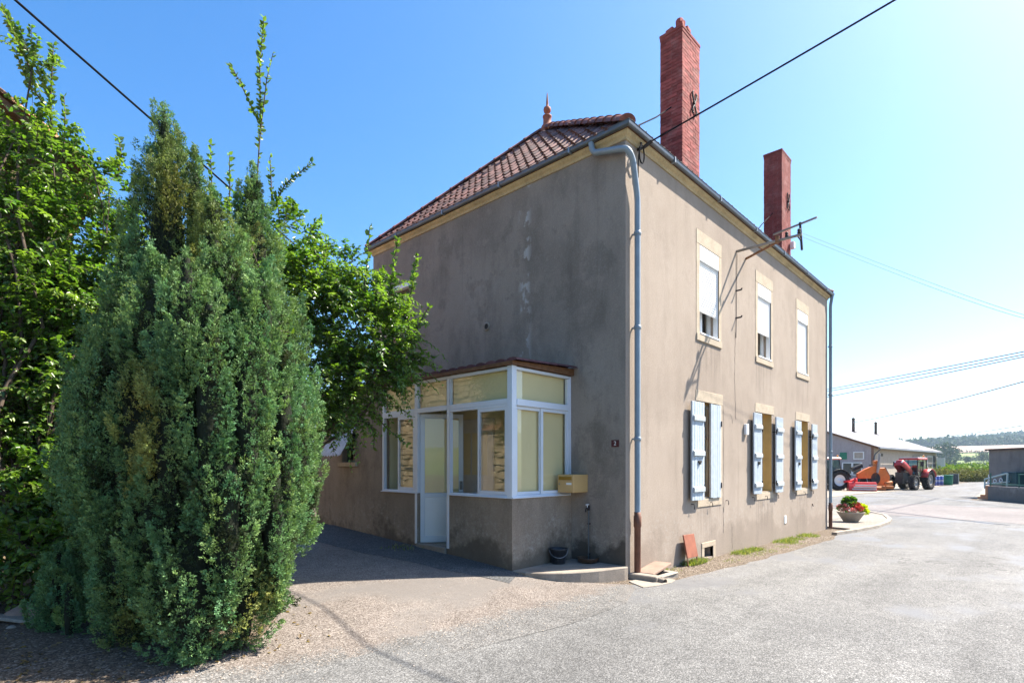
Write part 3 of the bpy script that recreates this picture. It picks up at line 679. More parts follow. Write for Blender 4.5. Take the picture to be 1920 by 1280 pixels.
# chimneys
def chimney(x0, y0, wx, wy, z0, z1, single, broken):
    ch = MB(); ch.box(x0 + .012, x0 + wx - .012, y0 + .012, y0 + wy - .012, z0, z1)
    core = ch.build('chimney', M['mortar'], house)
    CO = .0645; bh = .0575; rows = int((z1 - z0) / CO); z1 = z0 + rows * CO - .006
    bl, bw = .22, .105
    st = MB(); st.box(-bl / 2 + .004, bl / 2 - .004, -.03, .03, 0, bh); sme = st.mesh('brick', M['brick'])
    restb = MB()
    def put(face, u, ln, z, loose):
        j = random.uniform(-.002, .003)
        if face == 0: T = Matrix.Translation((x0 + u, y0 + .03 - j, z))                       # -Y face
        elif face == 1: T = Matrix.Translation((x0 + .03 - j, y0 + u, z)) @ Matrix.Rotation(math.pi / 2, 4, 'Z')  # -X
        elif face == 2: T = Matrix.Translation((x0 + u, y0 + wy - .03 + j, z))
        else: T = Matrix.Translation((x0 + wx - .03 + j, y0 + u, z)) @ Matrix.Rotation(math.pi / 2, 4, 'Z')
        if loose:
            o = link('brick', sme, core); S = Matrix.Scale(ln / bl, 4, (1, 0, 0)); o.matrix_basis = T @ S
        else: restb.box(-ln / 2 + .004, ln / 2 - .004, -.03, .03, 0, bh, T)
    for r_ in range(rows):
        z = z0 + r_ * CO
        for face, W in ((0, wx), (1, wy), (2, wx), (3, wy)):
            u = 0.0; off = (bl / 2 if (r_ + (face % 2)) % 2 else bl); first = True
            while u < W - .03:
                ln = off if first else bl
                if u + ln > W - .05: ln = W - u
                first = False
                put(face, u + ln / 2, ln, z, single and face < 2 and z > z0 + .25)
                u += ln
    tag(restb.build('brickwork', M['brick'], core), kind='stuff')
    cap = MB(); e = .006
    cap.box(x0 - e, x0 + wx + e, y0 - e, y0 + wy + e, z1 + .001, z1 + .062)
    cap.box(x0 - e - .008, x0 + wx + e + .008, y0 - e - .008, y0 + wy + e + .008, z1 + .0635, z1 + .12)
    cap.build('chimney_cap', M['brick'], core, bevel=.006)
    top = MB()
    vs = [(x0 - .005, y0 - .005, z1 + .1205), (x0 + wx + .005, y0 - .005, z1 + .1205), (x0 + wx + .005, y0 + wy + .005, z1 + .1205), (x0 - .005, y0 + wy + .005, z1 + .1205), (x0 + wx * .3, y0 + wy * .3, z1 + .17), (x0 + wx * .7, y0 + wy * .3, z1 + .16), (x0 + wx * .7, y0 + wy * .7, z1 + .16), (x0 + wx * .3, y0 + wy * .7, z1 + .17)]
    top.add(vs, [(0, 1, 5, 4), (1, 2, 6, 5), (2, 3, 7, 6), (3, 0, 4, 7), (4, 5, 6, 7)])
    if broken:
        for bx, by, bz, rz in ((.06, .05, 0, .1), (.05, .06, .058, -.2), (.24, .03, .0, .05), (.06, .26, 0, 1.4)):
            T = Matrix.Translation((x0 + bx, y0 + by, z1 + .135 + bz)) @ Matrix.Rotation(rz, 4, 'Z'); top.box(-.07, .08, -.05, .055, -.02, .04, T)
        top.lathe([(.075, .1), (.072, .27), (.062, .30), (.04, .315), (0, .32)], (x0 + .10, y0 + .10, z1), 12)
    top.build('flaunching', M['mortar_dark'] if not broken else M['brick'], core)
    # wrought iron anchor on the sunny face
    an = MB(); cx = x0 + wx * .62; cz = z1 - (1.15 if broken else 1.1); yy = y0 - .025
    for sg in (1, -1):
        an.tube([(cx + .055 * sg, yy, cz + .20), (cx + .085 * sg, yy, cz + .17), (cx + .075 * sg, yy, cz + .12), (cx + .02 * sg, yy, cz), (cx - .05 * sg, yy, cz - .1), (cx - .09 * sg, yy, cz - .16), (cx - .08 * sg, yy, cz - .21), (cx - .045 * sg, yy, cz - .20)], .016, 6)
    an.tube([(cx, y0 + .02, cz), (cx, yy - .02, cz)], .03, 8)
    an.build('wall_anchor', M['iron'], core)
    return core
chimney(2.80, .52, .73, .45, 6.60, 9.74, True, True)
chimney(8.37, .52, .73, .45, 6.60, 9.72, False, False)
mb = MB(); mb.tube([(2.805, .75, 8.36), (2.0, .62, 7.75), (1.2, .5, 7.2)], .012, 6); mb.build('chimney_stay', M['cable'], house)
mb = MB(); mb.tube([(8.37, .75, 8.20), (7.2, .62, 7.5), (6.6, .55, 7.1)], .012, 6); mb.build('chimney_stay', M['cable'], house)
mb = MB(); mb.box(8.95, 9.07, .40, .50, 7.38, 7.56); mb.build('junction_box', M['white_pvc'], house, bevel=.01)

# downpipes
def downpipe(path, r_, zsplit):
    x, y = path[-1][0], path[-1][1]
    m = MB(); m.tube(path, r_, 12); pp = m.build('downpipe', M['pipe_blue'], house)
    for z in (4.95, 3.6, 2.0):
        m = MB(); m.lathe([(r_ + .001, -.03), (r_ + .009, -.026), (r_ + .009, .026), (r_ + .001, .03)], (x, y, z), 12); m.box(x - .01, x + .01, y, 0.0, z - .012, z + .012); m.build('pipe_collar', M['pipe_blue'], pp)
    m = MB(); g0 = gz(x, y)
    m.lathe([(r_ + .004, g0 + .02), (r_ + .004, zsplit - .2), (r_ + .013, zsplit - .19), (r_ + .013, zsplit - .04), (r_ + .004, zsplit - .03), (r_ + .006, zsplit + .02), (r_, zsplit + .02)], (x, y, 0), 14)
    m.build('cast_iron_foot', M['pipe_brown'], pp)
def smooth_path(pts, r_=.08):
    out = [Vector(pts[0])]
    for a, b, c_ in zip(pts[:-2], pts[1:-1], pts[2:]):
        a, b, c_ = Vector(a), Vector(b), Vector(c_); r1 = min(r_, (a - b).length * .45); r2 = min(r_, (c_ - b).length * .45)
        p = b + (a - b).normalized() * r1; q = b + (c_ - b).normalized() * r2
        for t_ in (0, .25, .5, .75, 1): out.append(p * (1 - t_) ** 2 + b * 2 * t_ * (1 - t_) + q * t_ ** 2)
    return out + [Vector(pts[-1])]
downpipe(smooth_path([(-.11, .52, 6.37), (-.085, .50, 6.22), (-.10, .05, 6.10), (-.095, -.09, 6.06), (.03, -.10, 5.95), (.18, -.085, 5.45), (.18, -.085, .75)]), .043, .93)
downpipe(smooth_path([(10.60, -.115, 6.37), (10.60, -.07, 6.1), (10.60, -.07, .5)]), .043, .55)
# ------------------------------------------------------------------ glazed porch and annex (joined to the house)
PX, PY0, PY1, AY1 = -1.34, .96, 4.10, 6.47
FL = .345
def plinth(pts, z1, th=.14):
    mb = MB()
    for (x0, x1, y0, y1) in pts: mb.box(x0, x1, y0, y1, -.5, z1)
    return mb
mb = MB()
mb.box(PX, PX + .14, PY0, 2.345, -.5, 1.165); mb.box(PX + .14, -.001, PY0, PY0 + .14, -.5, 1.164)
mb.box(PX, PX + .14, 3.085, PY1, -.5, 1.166)
mb.build('porch_wall', M['wall_porch'], house)
AW = (4.98, 5.45, 1.68, 2.26)
wall_panel('annex_wall', (PX, AY1, 0), (0, -1, 0), AY1 - PY1, -.5, 2.98, [(AY1 - AW[1], AY1 - AW[0], AW[2], AW[3])], .2, [M['wall_porch']])
mb = MB(); mb.quad((PX, AY1, -.5), (0, AY1, -.5), (0, AY1, 3.1), (PX, AY1, 2.98)); mb.quad((PX + .001, PY1, -.5), (0, PY1, -.5), (0, PY1, 3.05), (PX + .001, PY1, 3.0)); mb.build('annex_side', M['wall_porch'], house)
mb = MB(); mb.box(PX + .14, -.01, PY0 + .14, PY1 - .02, FL - .1, FL); mb.build('porch_floor', simple('cement_tiles', (.36, .33, .28), .6, .15, 5), house)
mb = MB(); mb.box(PX + .13, -.02, 2.36, 3.07, FL - .5, FL + .001 - .004); mb.box(PX - .03, PX + .139, 2.348, 3.082, -.3, FL + .012); mb.build('door_step', M['concrete'], house, bevel=.006)
mb = MB(); mb.box(-.025, -.004, PY0 + .145, PY1 - .03, FL, 2.99); mb.box(PX + .15, -.03, PY1 - .03, PY1 - .004, FL, 2.99); mb.box(PX + .05, -.03, PY0 + .05, PY1 - .031, 2.985, 2.998); mb.build('porch_lining', M['cream'], house)
# frame members (front)
f = MB(); TH = .055
def fr(y0, y1, z0, z1, x0=PX + .005, x1=PX + .065): f.box(x0, x1, y0, y1, z0, z1)
TOP = 2.985; T0, T1 = 2.47, 2.545; S0 = 1.168
f.box(PX, PX + .095, PY0, PY0 + .095, S0, TOP + .01)
fr(2.272, 2.345, S0, TOP); fr(2.282, 2.343, FL, S0 - .002, PX - .004, PX + .05); fr(3.085, 3.158, S0, TOP); fr(3.087, 3.148, FL, S0 - .002, PX - .004, PX + .05); fr(4.05, 4.098, S0, TOP)
for y0, y1 in ((PY0 + .095, 2.272), (2.345, 3.085), (3.158, 4.05)):
    fr(y0, y1, T0, T1); fr(y0, y1, TOP - .04, TOP)
for y0, y1 in ((PY0 + .095, 2.272), (3.158, 4.05)): fr(y0, y1, S0, S0 + .04); fr(y0, y1, T0 - .035, T0 - .001)
# side
g = lambda x0, x1, z0, z1, y0=PY0 + .005, y1=PY0 + .065: f.box(x0, x1, y0, y1, z0, z1)
g(PX + .095, -.09, T0 - .02, T1 - .005, PY0 - .012, PY0 + .07); g(PX + .095, -.055, TOP - .04, TOP); g(-.09, -.045, S0, TOP - .045); g(-.045, -.002, S0, TOP)
g(PX + .095, -.09, S0, S0 + .035)
f.build('porch_frame', M['white_alu'], house, bevel=.004)
# sliding sashes and panes
def sash(name, axis, u0, u1, z0, z1, off, pane=True, w_=.045):
    m = MB(); rect = [(u0, u0 + w_, z0, z1), (u1 - w_, u1, z0, z1), (u0 + w_, u1 - w_, z0, z0 + w_), (u0 + w_, u1 - w_, z1 - w_, z1)]
    for a, b, c, d in rect:
        if axis == 'y': m.box(PX + off, PX + off + .022, a, b, c, d)
        else: m.box(a, b, PY0 + off, PY0 + off + .022, c, d)
    s_ = m.build(name, M['white_alu'], house, bevel=.003); p = MB(); o2 = off + .011; i = .01
    if axis == 'y': p.quad((PX + o2, u0 + i, z0 + i), (PX + o2, u0 + i, z1 - i), (PX + o2, u1 - i, z1 - i), (PX + o2, u1 - i, z0 + i))
    else: p.quad((u0 + i, PY0 + o2, z0 + i), (u1 - i, PY0 + o2, z0 + i), (u1 - i, PY0 + o2, z1 - i), (u0 + i, PY0 + o2, z1 - i))
    p.build('pane', M['glass_porch'], s_); return s_
sash('sliding_sash', 'y', PY0 + .10, 1.66, S0 + .042, T0 - .037, .010); sash('sliding_sash', 'y', PY0 + .13, 1.67, S0 + .042, T0 - .037, .036)
sash('sliding_sash', 'y', 3.165, 3.64, S0 + .042, T0 - .037, .010); sash('sliding_sash', 'y', 3.19, 3.66, S0 + .042, T0 - .037, .036)
sash('sliding_sash', 'x', PX + .10, -.68, S0 + .037, T0 - .023, .034); sash('sliding_sash', 'x', -.715, -.092, S0 + .037, T0 - .023, .008)
def fixed(axis, u0, u1, z0, z1):
    p = MB()
    if axis == 'y': p.quad((PX + .035, u0, z0), (PX + .035, u0, z1), (PX + .035, u1, z1), (PX + .035, u1, z0))
    else: p.quad((u0, PY0 + .035, z0), (u1, PY0 + .035, z0), (u1, PY0 + .035, z1), (u0, PY0 + .035, z1))
    p.build('porch_pane', M['glass_porch'], house)
for y0, y1 in ((PY0 + .09, 2.275), (2.343, 3.087), (3.155, 4.052)): fixed('y', y0, y1, T1 - .004, TOP - .036)
fixed('x', PX + .09, -.085, T1 - .009, TOP - .036)
M['pane_sheet'] = simple('cream_pane_sheet', (.86, .70, .39), .85, .05, 1.2, .05, 60)  # cream sheets added close behind the glass to make the panes pale
for y0, y1 in ((PY0 + .10, 2.27), (2.35, 3.08), (3.16, 4.045)): b_ = MB(); b_.box(PX + .085, PX + .089, y0, y1, T1, TOP - .04); b_.build('porch_cream_sheet', M['pane_sheet'], house)
for x0, x1, z0, z1 in ((PX + .10, -.095, T1, TOP - .04), (PX + .12, -.70, S0 + .05, T0 - .03), (-.69, -.10, S0 + .05, T0 - .03)): b_ = MB(); b_.box(x0, x1, PY0 + .085, PY0 + .089, z0, z1); b_.build('porch_cream_sheet', M['pane_sheet'], house)
# dark rubber seals and sill flashing
s_ = MB(); s_.box(PX - .03, PX + .1, PY0 + .1, 2.30, S0 - .003, S0 + .012); s_.box(PX - .03, PX + .1, 3.13, 4.098, S0 - .003, S0 + .012); s_.box(PX - .01, -.05, PY0 - .03, PY0 + .099, S0 - .004, S0 + .012)
s_.build('sill_flashing', M['white_alu'], house, bevel=.003)
# door leaf ajar, hinged on the left jamb
dl = empty('porch_door', (PX + .06, 3.08, 0), math.radians(-90 + 52), house); W = .70
m = MB(); z0, z1 = FL + .02, T0 - .01
for a, b, c, d in ((0, .07, z0, z1), (W - .07, W, z0, z1), (.07, W - .07, z0, z0 + .10), (.07, W - .07, z1 - .07, z1), (.07, W - .07, 1.10, 1.17)): m.box(a, b, -.02, .02, c, d)
m.build('door_frame', M['white_alu'], dl, bevel=.004)
m = MB(); m.box(.07, W - .07, -.012, .012, z0 + .10, 1.10); m.build('door_panel', M['white_pvc'], dl)
m = MB(); m.quad((.06, 0, 1.16), (W - .06, 0, 1.16), (W - .06, 0, z1 - .06), (.06, 0, z1 - .06)); m.build('pane', M['glass_porch'], dl)
m = MB(); m.box(.075, W - .075, .016, .019, 1.175, z1 - .075); m.build('door_cream_sheet', M['pane_sheet'], dl)  # cream sheet added behind the door glass as well
m = MB(); m.box(W - .05, W - .02, -.07, .07, 1.28, 1.31); m.box(W - .06, W - .01, -.025, .025, 1.22, 1.36); m.build('handle', M['galv'], dl)
# front door of the house behind the glass
fd = MB(); fd.box(-.06, -.026, 2.62, 3.52, FL, 2.45); d_ = fd.build('front_door', M['white_wood'], house, bevel=.004)
for k in range(3):
    p = MB(); y = 2.76 + k * .22; p.box(-.066, -.0605, y, y + .17, 1.45, 2.2); p.build('pane', M['cream'], d_)
p = MB()
for z_ in (.5, 1.0): p.box(-.068, -.0605, 2.76, 3.38, z_, z_ + .36)
p.build('door_panel', M['white_wood'], d_, bevel=.004)
# porch roof: board, fascia and small tiles
m = MB(); m.add([(PX - .05, PY0 - .05, 3.045), (0, PY0 - .05, 3.095), (0, AY1 + .05, 3.095), (PX - .05, AY1 + .05, 3.045), (PX - .05, PY0 - .05, 3.0), (0, PY0 - .05, 3.0), (0, AY1 + .05, 3.0), (PX - .05, AY1 + .05, 3.0)],
                [(0, 3, 2, 1), (4, 5, 6, 7), (0, 1, 5, 4), (3, 7, 6, 2), (0, 4, 7, 3)]); m.build('porch_roof', M['wood'], house)
pr_me = None
m0 = MB(); n = 7
for k in range(n): pass
prof = [(-.1, .0), (-.08, .03), (-.03, .042), (.03, .042), (.08, .03), (.1, 0)]
vs = [(x_, y_, z_ + .004 + (.012 if x_ < -1 else 0)) for x_ in (0, -.48) for y_, z_ in prof]
m0.add([(a, b, c) for a, b, c in vs] + [(-.482, y_, 0) for y_, z_ in prof], [(i, i + 1, 7 + i - 1 + 0, 6 + i) if False else (i, 6 + i, 7 + i, i + 1) for i in range(5)] + [(6 + i, 12 + i, 13 + i, 7 + i) for i in range(5)])
cm = m0.mesh('roof_tile', simple('dark_cover_tile', (.10, .042, .045), .8, .35, 8, .2, 50, rnd=.3))
pr = [o for o in house.children if o.name.startswith('porch_roof')][0]
y = PY0 - .03
while y < AY1 + .05:
    for k in range(3): link('roof_tile', cm, pr, (-.02 - k * .445, y, 3.096 - k * .018), (0, math.radians(-2.2), random.uniform(-.015, .015)))
    y += .205
m = MB(); m.box(PX - .03, -.002, PY0 - .046, PY0 - .02, TOP + .012, 3.04); m.build('fascia', M['wood'], house)
# annex window with a tilted corrugated hood
a, b, c, d = AW; f2 = MB()
for y0, y1, z0, z1 in ((a, a + .04, c, d), (b - .04, b, c, d), (a + .04, b - .04, c, c + .04), (a + .04, b - .04, d - .04, d), (a + .04, b - .04, c + .22, c + .245)): f2.box(PX + .10, PX + .14, y0, y1, z0, z1)
aw = f2.build('annex_window', simple('green_grey_paint', (.10, .16, .15), .6), house)
p = MB(); p.quad((PX + .12, a, c), (PX + .12, b, c), (PX + .12, b, d), (PX + .12, a, d)); p.build('pane', M['glass'], aw)
p = MB(); p.quad((PX + .4, a - .3, c - .3), (PX + .4, b + .3, c - .3), (PX + .4, b + .3, d + .3), (PX + .4, a - .3, d + .3)); p.build('room_back', M['dark_int'], aw)
p = MB(); p.box(PX - .05, PX + .1, a - .08, b + .08, c - .08, c - .002); p.build('window_sill', M['stone'], aw, bevel=.006)
hood = MB(); n = 48; y0, y1 = 4.95, 5.72
for k in range(n):
    ya = y0 + (y1 - y0) * k / n; yb = y0 + (y1 - y0) * (k + 1) / n; wa = .012 * math.sin(k * math.pi / 3); wb = .012 * math.sin((k + 1) * math.pi / 3)
    hood.add([(PX - .01, ya, 2.32 + wa), (PX - .01, yb, 2.32 + wb), (PX - .33, yb, 1.80 + wb), (PX - .33, ya, 1.80 + wa), (PX - .01, ya, 2.316 + wa), (PX - .01, yb, 2.316 + wb), (PX - .33, yb, 1.796 + wb), (PX - .33, ya, 1.796 + wa)], [(0, 1, 2, 3), (4, 7, 6, 5), (3, 2, 6, 7)], True)
hood.build('window_hood', simple('weathered_corrugated_sheet', (.56, .60, .68), .55, .2, 6, .1, 40), house)

# raised cement step between the porch and the corner
def arc_poly():
    return [(-1.34, .955), (-1.33, .72), (-1.22, .55), (-1.02, .34), (-.8, .2), (-.54, .085), (-.3, .01), (-.10, -.045), (-.004, -.05), (-.004, .955)]
m = MB(); m.prism(arc_poly(), -.3, .188); st = m.build('cement_step', M['concrete'], None, bevel=.012); tag(st, kind='structure')

# ------------------------------------------------------------------ things on and around the house
mbx = empty('mailbox', (-.18, .80, 1.22)); tag(mbx, 'beige steel mailbox on the wall beside the porch glass', 'mailbox')
m = MB(); m.box(-.18, .178, -.148, .148, 0, .265); m.build('body', M['mailbox'], mbx, bevel=.006)
m = MB(); m.box(-.186, -.1805, -.14, .14, .008, .255); m.build('front_door', M['mailbox'], mbx, bevel=.002)
m = MB(); m.box(-.193, -.1865, -.12, .12, .185, .235); m.build('letter_flap', M['brass'], mbx, bevel=.002)
m = MB(); m.box(-.189, -.1863, -.115, -.02, .115, .145); m.build('name_card', M['white_plate'], mbx)
m = MB(); m.lathe([(0, -.190), (.012, -.190), (.012, -.186)], (0, .11, .125), 10, 'x'); m.build('lock', M['galv'], mbx)
# number plate
pl = empty('house_number', (-.004, .17, 1.936)); tag(pl, 'dark red enamel house number plate on the shaded wall', 'number plate')
m = MB(); m.box(-.006, 0, -.065, .065, -.05, .05); m.build('plate', M['plaque'], pl, bevel=.002)
def text(s, size, mat, name, parent, loc, rot, ext=.0012):
    cu = bpy.data.curves.new(name, 'FONT'); cu.body = s; cu.size = size; cu.align_x = 'CENTER'; cu.align_y = 'CENTER'; cu.extrude = ext
    o = bpy.data.objects.new('tmp_text', cu); COL.objects.link(o); dg = bpy.context.evaluated_depsgraph_get()
    me = bpy.data.meshes.new_from_object(o.evaluated_get(dg)); bpy.data.objects.remove(o); me.materials.clear(); me.materials.append(mat)
    return link(name, me, parent, loc, rot)
text('2', .085, M['white_plate'], 'numeral', pl, (-.0075, 0, 0), (math.radians(90), 0, math.radians(-90)))
# bucket
bk = empty('bucket', (-.49, .83, .188)); tag(bk, 'black plastic bucket on the cement step by the porch wall', 'bucket')
m = MB(); m.lathe([(0, 0), (.095, 0), (.10, .008), (.128, .20), (.138, .205), (.138, .225), (.130, .225), (.122, .2), (.094, .012), (0, .01)], n=22); m.build('pail', M['black_plastic'], bk)
m = MB(); pts = [(.137 * math.cos(t_), -.137 * abs(math.sin(t_)) * .8 - .005, .205 - .11 * abs(math.sin(t_))) for t_ in np.linspace(0, math.pi, 14)]; m.tube(pts, .005, 6); m.build('handle', simple('grey_wire', (.25, .25, .26), .5, metal=.5), bk, rot=(0, 0, math.radians(-45)))
# basin
bs = MB(); bs.lathe([(0, 0), (.12, 0), (.14, .01), (.155, .06), (.162, .075), (.152, .075), (.135, .02), (0, .015)], n=22)
o = bs.build('basin', simple('brown_glazed_basin', (.09, .05, .03), .45, .3, 9), None, (-.13, .56, .189)); tag(o, 'shallow brown basin standing below the tap', 'basin')
# standpipe with tap
tp = empty('standpipe', (-.03, .62, .188)); tag(tp, 'thin grey water pipe with a tap rising up the wall', 'tap')
m = MB(); m.tube([(0, 0, 0), (0, 0, .78)], .011, 8); m.build('riser', M['zinc'], tp)
m = MB(); m.tube([(0, 0, .76), (0, 0, .83)], .02, 8); m.tube([(0, 0, .80), (-.07, -.01, .80), (-.09, -.012, .77), (-.09, -.012, .74)], .012, 8); m.build('tap_body', M['iron'], tp)
m = MB(); m.tube([(-.045, -.01, .80), (-.045, -.01, .845)], .006, 6); m.tube([(-.085, -.012, .848), (-.005, -.008, .848)], .008, 6); m.build('tap_handle', M['white_plate'], tp)
m = MB()
for z in (.1, .55): m.box(-.008, .03, -.016, .016, z, z + .02)
m.build('bracket', M['iron'], tp)
# drain box by the corner pipe
db = empty('drain_box', (.40, -.26, 0)); tag(db, 'small open concrete drain box at the foot of the corner downpipe', 'drain box')
m = MB(); 
for x0, x1, y0, y1 in ((-.36, -.20, -.20, .24), (.20, .30, -.20, .24), (-.20, .20, -.20, -.10), (-.20, .20, .16, .24)): m.box(x0, x1, y0, y1, -.2, .07 if x0 > -.3 else .085)
m.build('rim', M['concrete_pale'], db, bevel=.012)
m = MB(); m.box(-.2, .2, -.1, .16, -.19, -.17); m.build('dark_floor', M['dark_int'], db)  # dark plate on the floor of the box
m = MB(); T = Matrix.Translation((.12, .10, .10)) @ Matrix.Rotation(math.radians(-5), 4, 'Y') @ Matrix.Rotation(.12, 4, 'Z'); m.box(-.34, .36, -.13, .15, -.018, .022, T); m.build('lid', M['lid'], db, bevel=.008)
m = MB(); m.tube([(-.26, -.12, .035), (-.30, -.30, .02)], .045, 12, caps=False); m.tube([(-.262, -.13, .035), (-.30, -.298, .02)], .036, 12, caps=False); m.build('outlet_pipe', M['concrete'], db)
m = MB(); m.quad((-.30, -.17, -.03), (-.22, -.17, -.03), (-.22, -.17, .07), (-.30, -.17, .07)); m.build('outlet_dark', M['dark_int'], db)
m = MB(); m.prism([(-.75, -.22), (-.5, -.30), (-.2, -.34), (.0, -.3), (.0, -.1), (-.3, .1), (-.55, .12)], -.1, .016); m.build('mortar_apron', M['concrete_pale'], db, bevel=.006)
# terracotta slab on stakes leaning at the wall
ts = empty('terracotta_slab', (1.83, -.10, gz(1.8, 0))); tag(ts, 'rust coloured square slab propped on stakes against the sunny wall', 'slab')
m = MB(); T = Matrix.Translation((0, 0, .32)) @ Matrix.Rotation(math.radians(-12), 4, 'X') @ Matrix.Rotation(.02, 4, 'Y'); m.box(-.19, .19, -.012, .012, -.19, .19, T); m.build('plate', M['terracotta'], ts, bevel=.004)
m = MB()
for x in (-.17, .17): m.tube([(x, -.05, 0), (x, .005, .3)], .008, 6)
m.build('stake', M['rust'], ts)
# power line bracket on the sunny wall
br = empty('line_bracket', (4.03, 0, 5.79)); tag(br, 'rusty steel power line bracket sticking out below the eaves', 'bracket')
m = MB(); m.tube([(0, .02, 0), (0, -1.18, .0)], .026, 8); m.build('arm', M['galv'], br)
m = MB(); m.tube([(.50, .02, -.01), (.02, -.80, .0)], .024, 8); m.build('strut', M['rust'], br)
m = MB(); m.tube([(-.01, -.76, -.05), (-.01, -.76, .08)], .038, 8); m.tube([(0, -.42, -.03), (.10, -.46, -.05)], .014, 6); m.build('clamp', M['rust'], br)
m = MB(); m.tube([(.42, -.55, .30), (.29, -1.35, .35)], .02, 8); m.build('cross_bar', M['galv'], br)
m = MB(); m.tube([(.34, -1.05, .36), (.28, -1.10, -.18)], .022, 8); m.tube([(.30, -1.07, .02), (0, -1.10, .0)], .014, 6); m.build('drop_bar', M['iron'], br)
for y in (-.92, -1.13):
    m = MB(); m.lathe([(.012, 0), (.03, .01), (.03, .04), (.018, .05), (.03, .06), (.025, .09), (0, .095)], (-.0, y, .02), 10); m.build('insulator', M['iron'], br)
def cable(name, p, q, sag, r_, mat, label, group=None, n=26):
    p, q = Vector(p), Vector(q); pts = []
    for i in range(n + 1):
        t_ = i / n; v = p.lerp(q, t_); v.z -= sag * 4 * t_ * (1 - t_); pts.append(v)
    m = MB(); m.tube(pts, r_[0] if isinstance(r_, tuple) else r_, 6, r1=r_[1] if isinstance(r_, tuple) else None); o = m.build(name, mat); tag(o, label, 'cable', group); return o
# cable clamp at the corner with its loop
cl = empty('cable_clamp', (.32, -.03, 6.22)); tag(cl, 'black cable clamp with a hanging loop under the corner of the eaves', 'cable clamp')
m = MB(); m.tube([(0, .03, .02), (0, -.06, .02)], .02, 8); m.tube([(-.03, -.05, -.02), (-.03, -.05, .08)], .016, 8); m.build('hook', M['iron'], cl)
m = MB(); m.tube([(.01, -.06, .02), (.03, -.2, .075)], .026, 8); m.build('grip', M['iron'], cl)
m = MB(); pts = [(-.03 + .07 * math.cos(t_), -.06, -.09 + .13 * math.sin(t_)) for t_ in np.linspace(1.9, 1.9 + 5.9, 24)]; m.tube(pts, .011, 6); m.tube([(-.05, -.05, .02), (-.06, -.03, -.1), (-.05, -.012, -.24), (-.05, -.012, -.42)], .009, 6); m.build('loop', M['cable'], cl)
cable('overhead_cable', (.34, -.22, 6.29), (2.75, -10.5, 9.55), .10, .013, M['cable'], 'thick black cable from the house corner up over the street')
cable('overhead_cable', (-.02, 6.39, 4.97), (-12.4, 0.02, 7.66), .04, .014, M['cable'], 'black cable passing above the conifer towards the upper corner of the yard')
M['cable_pale'] = simple('pale_grey_wire', (.30, .33, .36), .6, .1)
cable('overhead_cable', (4.03, -1.13, 5.85), (41.48, -4.49, 10.83), .12, (.0022, .020), M['cable_grey'], 'upper of two thin wires running from the rusty bracket', 'wires from the bracket')
cable('overhead_cable', (4.03, -1.16, 5.76), (41.15, -4.48, 10.6), .16, (.0022, .020), M['cable_grey'], 'lower of two thin wires running from the rusty bracket', 'wires from the bracket')
cable('overhead_cable', (32.16, 5.68, 6.35), (21.01, -6.12, 6.10), .03, .020, M['cable_grey'], 'uppermost of three close wires leaving the far corner of the house', 'three wires across the crossing')
cable('overhead_cable', (32.41, 5.73, 6.26), (20.96, -6.13, 6.00), .06, .020, M['cable_grey'], 'middle one of three close wires leaving the far corner of the house', 'three wires across the crossing')
cable('overhead_cable', (32.16, 5.68, 5.86), (21.01, -6.12, 5.95), .02, .020, M['cable_grey'], 'lowest of three close wires leaving the far corner of the house', 'three wires across the crossing')
cable('overhead_cable', (65.33, 10.73, 6.45), (30.18, -7.09, 6.64), .25, .032, M['cable_grey'], 'single sagging wire above the barn roof', 'farmyard wires')
cable('overhead_cable', (114, 11.04, 6.2), (65.86, -6.68, 6.03), .2, .040, M['cable_grey'], 'single faint wire low over the distant hill', 'farmyard wires')

# planter with flowers on the pavement
pt = empty('planter', (13.05, -.05, gz(13, 0) + PAV)); pt.scale = (.88, .88, .88); tag(pt, 'pale concrete bowl planter on the pavement behind the house corner', 'planter')
m = MB(); m.lathe([(0, 0), (.22, 0), (.235, .02), (.43, .33), (.44, .36), (.40, .36), (.37, .30), (0, .29)], n=24); m.build('bowl', M['concrete_pale'], pt)
m = MB(); m.lathe([(0, .302), (.37, .302)], n=20); m.build('earth', M['dark_int'], pt)
# ------------------------------------------------------------------ vegetation
def nrm(a): return a / (np.linalg.norm(a, axis=-1, keepdims=True) + 1e-9)
def pix(px, py, D):
    """point at image column/row of the reference framing and depth D (only used to lay the plants out)"""
    f = np.array([math.cos(VIEW), math.sin(VIEW), 0]); r_ = np.array([math.sin(VIEW), -math.cos(VIEW), 0])
    return np.array(CAM) + D * (f + (px - 960) / 1040 * r_ + (872 - py) / 1040 * np.array([0, 0, 1.0]))
def diamonds(pos, d, nr, ln, wd, tint, curl=0.0):
    """one bent diamond face per leaf"""
    side = nrm(np.cross(d, nr)); n = len(pos); ln = ln[:, None]; wd = wd[:, None]
    v = np.empty((n, 4, 3)); v[:, 0] = pos; v[:, 1] = pos + d * ln * .45 + side * wd; v[:, 2] = pos + d * ln + nr * ln * curl; v[:, 3] = pos + d * ln * .45 - side * wd
    f = np.arange(n * 4).reshape(n, 4); return v.reshape(-1, 3), f, np.repeat(tint, 4, 0)
